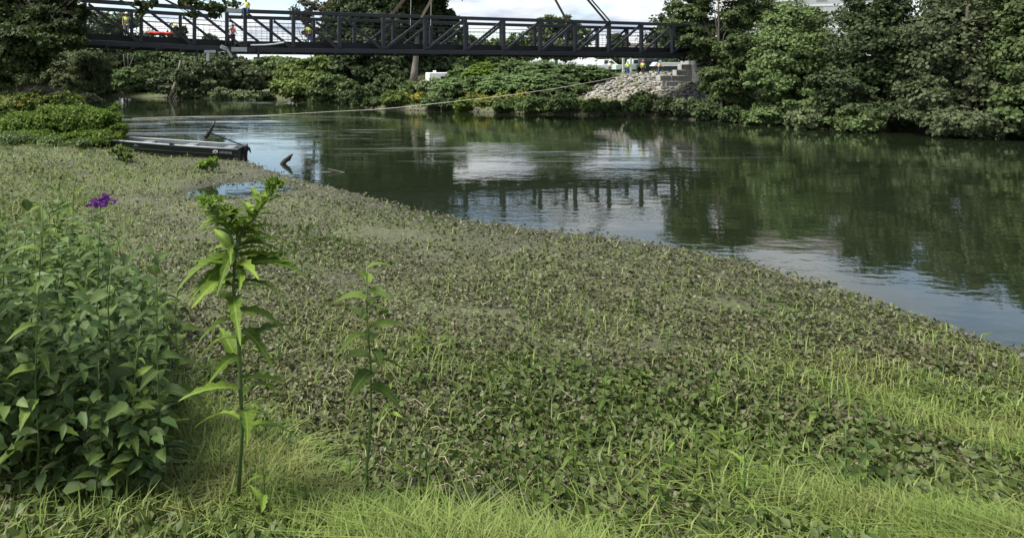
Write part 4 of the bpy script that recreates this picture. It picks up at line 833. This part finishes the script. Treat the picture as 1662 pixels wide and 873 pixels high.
v, f = blades(xy, z[k] - .03, RNG.uniform(.18, .5, nn), RNG.uniform(.03, .06, nn), .45); tag(link('far_bank_grass', np_mesh('far_bank_grass', v, f, M['grass'])), 'rough green grass covering the far bank', kind='stuff')

# ------------------------------------------------------------------ near bank: flowering bushes on the left
G2 = 'bushes and herbs on the left bank'
def near_shrub(name, lab, px, py, d, blobs, n, size, m, flowers=None, cat='bush'):
    b = P(px, py, d); b.z = gz(b.x, b.y); return shrub(name, lab, b, [pb(*q) for q in blobs], n, size, m, cat, G2, flowers, sm='stem', clump=.42)
near_shrub('leafy_bush', 'big bright green bush at the water edge behind the bow of the boat', 100, 232, 28.5,
           [(60, 204, 52, 22, 28), (110, 190, 44, 20, 28.5), (140, 205, 44, 24, 28), (20, 208, 44, 24, 27.5), (168, 188, 22, 12, 28), (178, 205, 26, 12, 28), (170, 222, 30, 10, 27.0), (95, 184, 40, 13, 28), (60, 222, 50, 12, 26.6), (140, 226, 36, 10, 26.6), (182, 190, 16, 8, 27.5), (196, 204, 12, 6, 27.3), (198, 216, 12, 5, 27.2), (185, 176, 12, 6, 28)], 40000, .13, 'lf_bright')
near_shrub('flowering_herbs', 'tall yellow flowered herbs at the far left behind the big bright bush', 25, 215, 31, [(15, 172, 34, 16, 31), (45, 166, 30, 14, 31.5), (-20, 172, 40, 20, 31)], 9000, .15, 'lf_yel', ('fl_yellow', 26, .05))
near_shrub('flowering_herbs', 'tall dusty purple flowered herbs behind the big bright bush', 70, 210, 33, [(62, 152, 24, 11, 32), (88, 156, 22, 10, 32), (40, 157, 20, 11, 32.5)], 6000, .15, 'lf_oliv', ('fl_lilac', 34, .06))
near_shrub('flowering_herbs', 'small yellow and green herbs on the right of the purple flowered herbs', 105, 205, 34, [(102, 160, 20, 10, 31.5), (122, 164, 14, 9, 31.5)], 3500, .15, 'lf_yel', ('fl_yellow', 10, .05))
near_shrub('leafy_bush', 'dark low bush on the bank edge right of the purple flowered herbs', 160, 185, 42, [(150, 172, 22, 10, 42), (172, 176, 16, 8, 41), (130, 176, 20, 10, 41)], 4200, .17, 'lf_mid')
near_shrub('flowering_herbs', 'faded pink flower heads standing against the far water', 145, 195, 38, [(140, 158, 14, 5, 38), (155, 164, 12, 5, 38)], 1500, .14, 'lf_oliv', ('fl_lilac', 16, .05))
near_shrub('leafy_bush', 'yellow-green sprig growing against the bow of the boat', 195, 256, 24.2, [(190, 243, 12, 10, 24.2), (200, 250, 12, 8, 24)], 900, .12, 'lf_yel')
near_shrub('leafy_bush', 'small green weed clump on the mat in front of the stern of the boat', 345, 272, 22.5, [(345, 264, 16, 7, 22.5), (330, 268, 12, 5, 22.5)], 900, .10, 'lf_bright')
near_shrub('leafy_bush', 'low dark herbs at the foot of the big bright bush', 60, 240, 25.5, [(20, 226, 40, 9, 25.5), (80, 230, 30, 7, 25.5), (125, 233, 20, 6, 25.5)], 3500, .13, 'lf_mid')

# ------------------------------------------------------------------ boat
bow = Vector((-10.9, 27.5, 0)); boat = empty('jon_boat', (-7.95, 27.2, .02), 'dark green flat bottomed boat pulled onto the weedy bank with its stern in the water', 'boat')
boat.rotation_euler = (0, R(3.2), R(-2.5))
XSs = [-3.05, -2.75, -2.35, -1.6, 0, 1.6, 2.85]      # bow to stern; half width, floor, sheer
def sec(x, inset=0):
    t = (x + 3.05) / 5.9; hw = .50 + .34 * min(1, t * 2.6) - .04 * t; fl = (.40 * (1 - t / .22) ** 1.4 if t < .22 else 0) + .02; sh_ = .60 + .05 * (1 - t) ** 2
    return hw - inset, fl + inset, sh_
def ring(x, inset=0):
    hw, fl, sh_ = sec(x, inset); return [(x, -hw, sh_), (x, -hw * .97, (sh_ * .6 + fl * .4)), (x, -hw * .86, fl), (x, hw * .86, fl), (x, hw * .97, (sh_ * .6 + fl * .4)), (x, hw, sh_)]
MB().loft([ring(x) for x in XSs]).build('hull', M['hull'], boat)
inner = MB(); rr_ = [ring(x, .03) for x in (-2.2, -1.6, 0, 1.6, 2.80)]; inner.loft(rr_, closed=False)
hb_ = M['alu']
hull = boat.children[0]
# open the hull: drop its lid faces
bm = bmesh.new(); bm.from_mesh(hull.data); bm.faces.ensure_lookup_table()
bmesh.ops.delete(bm, geom=[f_ for f_ in bm.faces if f_.calc_center_median().z > .56 and abs(f_.normal.z) > .8], context='FACES_ONLY'); bm.to_mesh(hull.data); bm.free()
inner.build('liner', mat('dull_aluminium', (.15, .165, .17), .5, .25, 6), boat)
for s in (-1, 1):
    MB().tube([(x, s * (sec(x)[0] + .005), sec(x)[2] + .012) for x in XSs], .034, 6).build('gunwale', M['alu'], boat, smooth=True)
    for zf in (.35, .62): MB().tube([(x, s * (sec(x)[0] * (.945 if zf < .5 else .985) + .008), sec(x)[1] + (sec(x)[2] - sec(x)[1]) * zf) for x in XSs[1:]], .016, 5).build('side_rib', M['hull'], boat)
M['linr'] = bpy.data.materials['dull_aluminium']
MB().loft([[(-3.06, -.50, .655), (-3.06, .50, .655), (-3.06, .5, .60), (-3.06, -.5, .60)], [(-2.2, -.80, .64), (-2.2, .80, .64), (-2.2, .80, .60), (-2.2, -.80, .60)]]).build('bow_deck', M['linr'], boat)
MB().tube([(-3.0, -.1, .62), (-2.85, -.1, .70), (-2.62, -.1, .72), (-2.45, -.1, .66)], [.06, .15, .15, .06], 10).build('bow_cap', M['alu'], boat, smooth=True)
for x in (-1.1, .7, 2.3): MB().box((x, 0, .52), (.38, 1.46, .10)).build('bench', M['linr'], boat, bevel=.015)
MB().box((2.86, 0, .34), (.07, 1.56, .62)).build('transom', M['hull'], boat, bevel=.01)
MB().box((.25, -.86, .67), (.16, .05, .07)).tube([(.17, -.86, .70), (.33, -.86, .70)], .02, 6).build('cleat', M['black'], boat)
# emblem: oval plate with a pale strip of lettering beside it
MB().tube([(1.98, -.846, .465), (1.98, -.858, .465)], .001, 16); ov = MB(); ov.loft([[(1.98 + .10 * math.cos(a), y, .47 + .062 * math.sin(a)) for a in np.linspace(0, 2 * math.pi, 18, endpoint=False)] for y in (-.815, -.852)]).build('emblem', M['white'], boat)
ov2 = MB(); ov2.loft([[(1.98 + .075 * math.cos(a), y, .47 + .042 * math.sin(a)) for a in np.linspace(0, 2 * math.pi, 18, endpoint=False)] for y in (-.83, -.858)]).build('emblem_centre', M['strap'], boat)
lt = MB()
for i in range(9): lt.box((2.16 + i * .055, -.83, .455 + .008 * (i % 2)), (.036, .04, .05 + .02 * (i % 3)))
lt.build('lettering', M['linr'], boat)
mo = MB().box((2.95, 0, .58), (.16, .30, .22)).box((3.0, 0, .36), (.10, .16, .40)).build('motor_bracket', M['black'], boat, bevel=.02)
tm = MB().tube([(2.86, -.1, .70), (1.52, -.25, 1.14)], .026, 8).build('motor_shaft', M['black'], boat)
MB().tube([(1.40, -.25, .92), (1.45, -.25, 1.0), (1.58, -.25, 1.22), (1.66, -.25, 1.40), (1.74, -.25, 1.60)], [.07, .085, .075, .05, .03], 8).build('motor_head', M['black'], tm, smooth=True)
MB().tube([(1.36, -.25, .94), (1.34, -.25, .99), (1.50, -.25, 1.02)], [.05, .06, .03], 6).build('motor_control', M['black'], tm, smooth=True)
MB().loft([[(3.05, y, .66), (3.14, y, .60), (3.20, y, .40), (3.10, y, .52), (2.96, y, .30), (2.90, y, .36)] for y in (-.06, .06)]).build('motor_mount', M['black'], boat)

# driftwood in the river
b = P(458, 266.5, 25.6); t = empty('driftwood_snag', (b.x, b.y, 0), 'dark broken snag sticking out of the bright water beside the boat', 'driftwood')
MB().tube([(-.12, 0, -.25), (.0, 0, .0), (.12, .02, .12), (.22, .02, .20), (.30, .02, .28), (.40, .02, .36)], [.07, .085, .10, .075, .07, .02], 8).tube([(.16, .02, .13), (.27, .0, .15), (.33, 0, .22)], [.05, .05, .02], 6).build('wood', M['wood'], t, smooth=True)
b = P(546, 280, 23.4); t = empty('driftwood_twigs', (b.x, b.y, 0), 'pale forked twigs stranded in the shallow water right of the snag', 'driftwood')
MB().tube([(-.30, 0, .12), (-.05, 0, .06), (.30, 0, -.02)], [.015, .02, .02], 6).tube([(-.22, .02, -.02), (-.14, .02, .07), (-.04, .02, .06)], [.03, .03, .015], 6).tube([(-.5, .04, .005), (-.2, .02, .02), (.05, 0, .03)], [.012, .02, .02], 6).tube([(0, 0, .0), (.02, -.02, .09)], [.02, .01], 5).build('wood', M['barkpale'], t)
b = P(508, 292.5, 21.6); t = empty('dark_stone', (b.x, b.y, 0), 'small black wet stone at the tip of the weed mat', 'stone')
o = link('stone_body', stone_mesh(0, M['wood']), t); o.scale = (.14, .12, .12)

# ------------------------------------------------------------------ the creeping weed mat, grass and broad weeds
def cover(name, label, n, m, accept, ln, up=.5, aspect=.36, near_d=3.3, far_d=31, xr=(-18, 9), seed_pow=1.0):
    u = RNG.random(n); y = 1 / (1 / near_d + u * (1 / far_d - 1 / near_d)); lo = np.maximum(-0.62 * y - .5, xr[0]); hi = np.minimum(1.02 * y + .5, xr[1]); x = lo + RNG.random(n) * (hi - lo)
    y, x = y, x; w = RNG.random(n) < (hi - lo) / np.maximum(1.65 * y, 1)
    z, s, nr = ground(x, y); p = accept(x, y, z, s); k = nr & w & (RNG.random(n) < p); x, y, z = x[k], y[k], np.maximum(z[k], -.01); nn = len(x)
    hgt = RNG.random(nn); C_ = np.column_stack([x, y, z + hgt * .05 * up * 2]); D_ = unit(nn); D_[:, 2] = np.abs(D_[:, 2]) * up + .1
    l_ = ln * RNG.uniform(.55, 1.35, nn) * (1 + .035 * y); v, f = leaf_arrays(C_, D_, unit(nn) * .7 + np.array([0, 0, 1]), l_, l_ * aspect)
    return tag(link(name, np_mesh(name, v, f, M[m])), label, kind='stuff')
def nz(x, y, f, ph): return .5 + .5 * np.clip(wob(x, y, f, ph) * .8, -1, 1)
MUD = [(.15, 13.9, 1.1, .45), (1.0, 13.4, .9, .25), (-4.4, 19.9, 1.7, .7), (-2.9, 9.8, .5, .3), (1.6, 9.2, .7, .25), (3.4, 8.2, .5, .2), (-.6, 7.4, .4, .15), (5.2, 9.6, .6, .25), (2.2, 6.6, .4, .14), (-3.4, 13.5, .7, .4), (-6.2, 17.5, .8, .5)]
def mudm(x, y): return 1 - np.clip(sum(np.exp(-(((x - a) / c) ** 2 + ((y - b_) / d_) ** 2)) for a, b_, c, d_ in MUD), 0, .95)
edge = lambda x, y, s: sst(-.35, .2, s + .22 * wob(x, y, 1.7, .5) + .16 * wob(x, y, 4.3, 2.2) - .05)
cover('creeping_weed_mat', 'olive brown creeping weed mat spreading over the mud to the waterline', 540000, 'mat', lambda x, y, z, s: edge(x, y, s) * mudm(x, y) * sst(-.02, .02, z + .02) * (.35 + .65 * nz(x, y, 1.1, 2)) * (.6 + .4 * nz(x, y, 3.7, 1)), .041, .55)
cover('green_weed_patches', 'fresh green weed patches among the olive mat', 150000, 'matg', lambda x, y, z, s: edge(x, y, s) * mudm(x, y) * sst(.02, .05, z) * np.clip(.05 + 1.0 * np.exp(-(((x + 1.35) / 1.5) ** 2 + ((y - 13.2) / 1.6) ** 2)) + .8 * sst(-5, -9, x) * nz(x, y, .8, 1) + .45 * sst(.66, .95, nz(x, y, .55, 4)) + .45 * sst(9, 5, y) * nz(x, y, .9, 2), 0, 1), .058, .9)
n = 300000; u = RNG.random(n); yy = 1 / (1 / 3.3 + u * (1 / 30.0 - 1 / 3.3)); xx = RNG.uniform(-.62, 1.05, n) * yy; z, s, nr = ground(xx, yy)
pr = np.clip(sst(-3.6, -8, xx + .7 * wob(xx, yy, .6, 1)) + .75 * sst(10, 5, yy) * sst(.45, .9, nz(xx, yy, .7, 3)) + .04, 0, 1) * sst(.2, .8, s) * mudm(xx, yy)
k = nr & (RNG.random(n) < pr); nn = k.sum()
v, f = blades(np.column_stack([xx, yy])[k], z[k] - .02, RNG.uniform(.08, .30, nn) * (.6 + .8 * nz(xx[k], yy[k], 1.7, .4)), RNG.uniform(.005, .013, nn) * (1 + .03 * yy[k]), .75); tag(link('bank_grass', np_mesh('bank_grass', v, f, M['grass'])), 'yellowish green grass on the left of the near bank', kind='stuff')
# dead stalks and pale litter lying on the mat
lit = MB()
for _ in range(260):
    d = 1 / random.uniform(1 / 28, 1 / 5.0); x = random.uniform(-.55, .3) * d; 
    if ground(np.array([x]), np.array([d]))[1][0] < .3: continue
    a = random.uniform(0, 6.28); l_ = random.uniform(.06, .24); z = gz(x, d) + .05; lit.tube([(x, d, z), (x + math.cos(a) * l_ * .5, d + math.sin(a) * l_ * .5, z + .05), (x + math.cos(a) * l_, d + math.sin(a) * l_, z)], [.004, .004, .003], 4)
tag(lit.build('dry_stalks', mat('dry_stalk', (.30, .26, .17), .8, .3, 5)), 'dry pale stalks lying on the near bank', kind='stuff')

def broad_leaf(name, m, w=.30, curl=.35, teeth=0, lobed=False):
    """pointed leaf along +x, unit length, folded on its midrib and drooping at the tip"""
    n = 11; V_, F_ = [], []
    for i in range(n):
        t = i / (n - 1); ww = w * (math.sin(math.pi * min(1, t ** .72)) ** .9) * (1 - .25 * t) + .004
        if lobed: ww = w * math.sqrt(max(0, 1 - (2 * t - .95) ** 2 * .98)) * 1.1 + .004
        if teeth and 0 < i < n - 1: ww *= 1 + teeth * (1 if i % 2 else -1)
        z = .16 * t - curl * t * t; x = t * (1 - .12 * t)
        V_ += [(x, -ww, z + ww * .42), (x, -ww * .5, z + ww * .10), (x, 0, z), (x, ww * .5, z + ww * .10), (x, ww, z + ww * .42)]
    for i in range(n - 1):
        for k_ in range(4): a = i * 5 + k_; F_.append((a, a + 5, a + 6, a + 1))
    me = np_mesh(name, V_, F_, m); me.polygons.foreach_set('use_smooth', [True] * len(me.polygons)); return me
def veined(name, c1, c2, spec=.14):
    m = leafmat(name, c1, c2, .38, .55, spec); t = m.node_tree; n = t.nodes; l = t.links; hs = [q for q in n if q.type == 'HUE_SAT'][0]; rp = [q for q in n if q.type == 'VALTORGB'][0]
    oi = [q for q in n if q.type == 'OBJECT_INFO'][0]; l.new(oi.outputs['Random'], rp.inputs[0])          # one colour per leaf object
    co = n.new('ShaderNodeTexCoord'); sp = n.new('ShaderNodeSeparateXYZ'); l.new(co.outputs['Object'], sp.inputs[0])
    ab = n.new('ShaderNodeMath'); ab.operation = 'ABSOLUTE'; l.new(sp.outputs[1], ab.inputs[0])
    mid = n.new('ShaderNodeMapRange'); mid.inputs[1].default_value = .004; mid.inputs[2].default_value = .014; mid.inputs[3].default_value = 1; mid.inputs[4].default_value = 0; l.new(ab.outputs[0], mid.inputs[0])
    k = n.new('ShaderNodeMath'); k.operation = 'MULTIPLY_ADD'; k.inputs[1].default_value = -.9; l.new(ab.outputs[0], k.inputs[0]); l.new(sp.outputs[0], k.inputs[2])
    w = n.new('ShaderNodeMath'); w.operation = 'MULTIPLY'; w.inputs[1].default_value = 62; l.new(k.outputs[0], w.inputs[0]); sn = n.new('ShaderNodeMath'); sn.operation = 'SINE'; l.new(w.outputs[0], sn.inputs[0])
    sv = n.new('ShaderNodeMapRange'); sv.inputs[1].default_value = .86; sv.inputs[2].default_value = 1; sv.inputs[4].default_value = .55; l.new(sn.outputs[0], sv.inputs[0])
    mxv = n.new('ShaderNodeMath'); mxv.operation = 'MAXIMUM'; l.new(mid.outputs[0], mxv.inputs[0]); l.new(sv.outputs[0], mxv.inputs[1])
    nz_ = n.new('ShaderNodeTexNoise'); nz_.inputs['Scale'].default_value = 7; nz_.inputs['Detail'].default_value = 4; l.new(co.outputs['Object'], nz_.inputs['Vector'])
    br_ = n.new('ShaderNodeMapRange'); br_.inputs[1].default_value = .62; br_.inputs[2].default_value = .74; br_.inputs[4].default_value = .6; l.new(nz_.outputs['Fac'], br_.inputs[0])
    m1 = n.new('ShaderNodeMixRGB'); m1.inputs[2].default_value = (c2[0] * 1.5, c2[1] * 1.35, c2[2] * 1.6, 1); l.new(mxv.outputs[0], m1.inputs[0]); l.new(rp.outputs[0], m1.inputs[1])
    m2 = n.new('ShaderNodeMixRGB'); m2.inputs[2].default_value = (.13, .11, .035, 1); l.new(br_.outputs[0], m2.inputs[0]); l.new(m1.outputs[0], m2.inputs[1]); l.new(m2.outputs[0], hs.inputs['Color'])
    return m
M['v_big'] = veined('broad_leaf_blade', (.055, .10, .018), (.115, .17, .034)); M['v_dark'] = veined('dark_leaf_blade', (.036, .068, .020), (.080, .125, .034)); M['v_bright'] = veined('bright_leaf_blade', (.07, .13, .016), (.13, .20, .03)); M['v_pale'] = veined('pale_leaf_blade', (.085, .13, .045), (.12, .17, .06))
LEAF = {k_: [broad_leaf('leaf', M[m], w, c, t_, lo) for w, c in ((w0, .15), (w0 * .8, .38), (w0 * 1.15, .55), (w0 * .9, .75))] for k_, m, w0, t_, lo in
        (('big', 'v_big', .20, .10, False), ('dark', 'v_dark', .23, 0, False), ('bright', 'v_bright', .125, .26, False), ('round', 'v_pale', .44, .03, True))}
def weed(loc, h, label, kind='big', nl=14, ll=.22, group=None, lean=(0, 0), flower=None, side=0, name='broad_leaved_weed', rad=.009, f0=.12, spiral=2.4, ang=(.0, .5)):
    loc = Vector(loc); r = empty(name, loc, label, 'plant', group); pts = []
    for i in range(6): f_ = i / 5; pts.append(Vector((lean[0] * f_ ** 1.6, lean[1] * f_ ** 1.6, h * f_ - (.05 if i == 0 else 0))) + Vector((random.uniform(-.012, .012), random.uniform(-.012, .012), 0)) * h)
    MB().tube(pts, [rad * (1 - .65 * i / 5) for i in range(6)], 6).build('stem', M['stem'], r, smooth=True)
    def along(P_, f_): k_ = min(int(f_ * (len(P_) - 1)), len(P_) - 2); return P_[k_].lerp(P_[k_ + 1], f_ * (len(P_) - 1) - k_)
    def leaf(p, az, pitch, l_):
        o = link('leaf', random.choice(LEAF[kind]), r); o.location = p; o.rotation_euler = (random.uniform(-.35, .35), -pitch, az); o.scale = (l_,) * 3
    a0 = random.uniform(0, 6.28)
    for i in range(nl):
        f_ = f0 + (1 - f0) * (i + .5) / nl; leaf(along(pts, f_), a0 + i * spiral, random.uniform(*ang) + .5 * f_ ** 3, ll * (1.1 - .62 * f_ ** 1.5) * random.uniform(.8, 1.2))
    for k_ in range(side):
        f_ = .45 + .4 * k_ / max(1, side); b_ = along(pts, f_); az = a0 + 1.1 + k_ * 2.2; l_ = h * random.uniform(.22, .32); tip = b_ + Vector((math.cos(az) * l_ * .6, math.sin(az) * l_ * .35, l_))
        MB().tube([b_, b_.lerp(tip, .5) + Vector((math.cos(az) * .03, 0, 0)), tip], [rad * .5, rad * .4, rad * .2], 5).build('branch', M['stem'], r)
        for q in range(5): leaf(b_.lerp(tip, .3 + .16 * q), az + q * 2.4, random.uniform(.2, .9), ll * random.uniform(.28, .5))
        if flower: head(tip, r, flower)
    if flower: head(pts[-1], r, flower)
    return r
def head(p, r, flower):
    fm, n_, sp_, sz = flower; u = RNG.normal(size=(n_, 3)) * sp_ * np.array([1.4, 1.4, .45]); k_ = 12; c_ = np.repeat(u + np.array(p), k_, 0) + unit(n_ * k_) * sz * .5
    v_, f_ = leaf_arrays(c_, unit(n_ * k_) + np.array([0, 0, .5]), unit(n_ * k_), np.full(n_ * k_, sz), np.full(n_ * k_, sz * .3)); o = link('flower_head', np_mesh('flower_head', v_, f_, M[fm])); o.parent = r
def base_at(x, y): return Vector((x, y, gz(x, y)))
def at_d(px, d): v_ = P(px, 120, d); return base_at(v_.x, v_.y)
# the tall fresh weed in front and its neighbours
def top_h(px, py, d): return P(px, py, d).z - at_d(px, d).z
def fork_weed(d=4.6):
    b_ = at_d(384, d); r = empty('broad_leaved_weed', b_, 'tall fresh green forked weed with long toothed leaves standing alone in front of the mat', 'plant')
    q = lambda px, py, o=0: P(px, py, d + o) - b_
    main = [Vector((0, 0, -.05)), q(393, 700, .03), q(388, 560, -.04), q(379, 470, .02), q(381, 420), q(386, 392)]
    right = [main[-1], q(405, 362, .02), q(422, 340, .03), q(436, 318, .03), q(446, 297, .03)]; left = [main[-2], q(376, 385, -.03), q(362, 362, -.05), q(345, 342, -.06), q(336, 326, -.06)]
    mid_ = [main[-1], q(384, 372, .05), q(374, 350, .08), q(372, 345, .1)]
    MB().tube(main, [.016, .015, .014, .012, .011, .010], 7).build('stem', M['stem'], r, smooth=True)
    for br_ in (right, left, mid_): MB().tube(br_, [.011 - .0018 * i for i in range(len(br_))], 6).build('branch', M['stem'], r, smooth=True)
    def lf(p, az, pitch, l_, kind='bright'): o = link('leaf', random.choice(LEAF[kind]), r); o.location = p; o.rotation_euler = (random.uniform(-.5, .3), -pitch, az); o.scale = (l_, l_, l_)
    for i in range(30):                                # big leaves down the main stem
        f_ = i / 29; k_ = f_ * 3.6; p = main[int(k_) + 1].lerp(main[min(int(k_) + 2, 5)], k_ % 1); lf(p, i * 2.4 + .3, random.uniform(-.05, .35), random.uniform(.34, .52))
    for px, py, az, l_ in ((386, 428, -.25, .55), (388, 437, -.1, .48), (384, 418, .15, .40), (380, 425, 3.4, .34), (376, 436, 3.0, .34), (384, 405, 2.7, .30), (388, 400, .35, .36), (382, 436, -1.2, .40), (380, 432, -2.3, .38)): lf(q(px, py), az, .12, l_)
    for br_, n_ in ((right, 26), (left, 24), (mid_, 18)):
        for i in range(n_):
            f_ = .08 + .92 * i / n_; k_ = f_ * (len(br_) - 1); p = br_[int(k_)].lerp(br_[min(int(k_) + 1, len(br_) - 1)], k_ % 1); lf(p, i * 2.4 + br_[1].x, random.uniform(.1, .9), (.30 - .17 * f_) * random.uniform(.8, 1.2))
        head(br_[-1], r, ('lf_bright', 14, .022, .035))
fork_weed()
weed(at_d(600, 4.7), top_h(600, 432, 4.7), 'broad toothed weed whose top leaves spread at the lower middle of the mat', 'big', 17, .36, rad=.012, ang=(-.15, .25), f0=.5)
weed(at_d(178, 5.2), top_h(178, 428, 5.2), 'weed with big rounded pale leaves right of the dark thicket', 'round', 9, .26, rad=.012, ang=(-.1, .2))
weed(at_d(150, 5.6), top_h(172, 328, 5.6), 'purple flowered ironweed leaning out of the thicket on the left', 'dark', 20, .2, lean=(.11, -.05), rad=.010, flower=('fl_purple', 22, .04, .032))
weed(at_d(118, 7.2), top_h(118, 246, 7.2), 'tallest pale green weed in the thicket with long arching leaves', 'bright', 16, .36, lean=(.05, 0), rad=.010, ang=(.0, .4))
GT = 'dark broad leaved weeds of the left thicket'
def roof(px): return 268 + 22 * math.sin(px * .031 + 1) + 14 * math.sin(px * .11) + 120 * max(0, (px - 110) / 140) ** 1.2
KIND = {'dark': 'dark green broad leaved', 'big': 'mid green broad leaved', 'bright': 'bright narrow leaved'}
cnt = 0; spots = []
for _ in range(4000):
    d = random.uniform(4.6, 8.8); px = random.uniform(-70, 285); py = roof(px) + random.random() * 330; hh = top_h(px, py, d); b_ = at_d(px, d)
    if hh < .3 or hh > 2.15 or cnt >= 95 or any((b_ - q).length < .16 for q in spots): continue
    spots.append(b_); kd = random.choices(['dark', 'big', 'bright'], [4, 4, 2.2])[0]
    lab = '%s %s weed in the %s of the lower left thicket' % ('tall' if hh > 1.25 else 'short', KIND[kd], 'outer side' if px < 60 else 'middle' if px < 150 else 'inner side')
    weed(b_, hh, lab, kd, random.randint(15, 19), random.uniform(.15, .32), GT, (random.uniform(-.14, .14), random.uniform(-.1, .1)), rad=.008, f0=.18, ang=(-.25, .45)); cnt += 1
# small leaves filling the shade under the thicket
def leaf6(C_, D_, N_, l_, w_):
    D_ = D_ / np.linalg.norm(D_, axis=1, keepdims=True); S_ = np.cross(D_, N_); S_ /= np.linalg.norm(S_, axis=1, keepdims=True) + 1e-9; U_ = np.cross(S_, D_); l_ = l_[:, None]; w_ = w_[:, None]
    a = C_ + D_ * l_ * .25 + U_ * w_ * .3; b_ = C_ + D_ * l_ * .62 + U_ * w_ * .22; mid_ = C_ + D_ * l_ * .5 - U_ * w_ * .05; tip = C_ + D_ * l_ - U_ * l_ * .16
    V_ = np.stack([C_, a + S_ * w_, b_ + S_ * w_ * .8, tip, b_ - S_ * w_ * .8, a - S_ * w_, mid_], 1).reshape(-1, 3); i = np.arange(len(C_))[:, None] * 7
    return V_, np.concatenate([i + [[0, 1, 6]], i + [[1, 2, 6]], i + [[2, 3, 6]], i + [[3, 4, 6]], i + [[4, 5, 6]], i + [[5, 0, 6]]])
n = 8000; d = RNG.uniform(4.6, 9.0, n); px = RNG.uniform(-140, 262, n); x = (px - CX) / F * d; z, s, nr = ground(x, d); rf = np.array([roof(p) for p in px]) + 45; zt = H - (rf - HY) / F * d
pk = .35 + .65 * nz(x, d, 3.1, .7); hh = np.maximum((zt - z) * pk, .12) * RNG.random(n) ** .9; ln_ = RNG.uniform(.07, .17, n); u_ = unit(n); u_[:, 2] = u_[:, 2] * .4 - .15
v, f = leaf6(np.column_stack([x, d, z + hh]), u_, unit(n) * .55 + np.array([0, -.2, 1]), ln_, ln_ * RNG.uniform(.18, .3, n)); tag(link('thicket_undergrowth', np_mesh('thicket_undergrowth', v, f, [M['lf_bigd']])), 'mass of small dark leaves filling the thicket at the lower left', kind='stuff')
# low weeds over the rest of the near bank
GL = 'low weeds scattered over the near bank'
for i in range(60):
    d = random.uniform(4.4, 9.5); x = random.uniform(-.5, .8) * d; g_, s_, _n = ground(np.array([x]), np.array([d]))
    if s_[0] < .8 or (CX + F * x / d < 300): continue
    kd = random.choice(['bright', 'big', 'dark']); q_ = CX + F * x / d
    weed(base_at(x, d), random.uniform(.15, .5) * (1.2 if d < 6 else .8), 'low %s weed on the %s of the near mat' % (KIND[kd], ('left' if q_ < 560 else 'middle' if q_ < 1000 else 'right') + (' front' if d < 6 else ' back')), kd, random.randint(8, 13), random.uniform(.10, .18), GL, rad=.006, f0=.05)
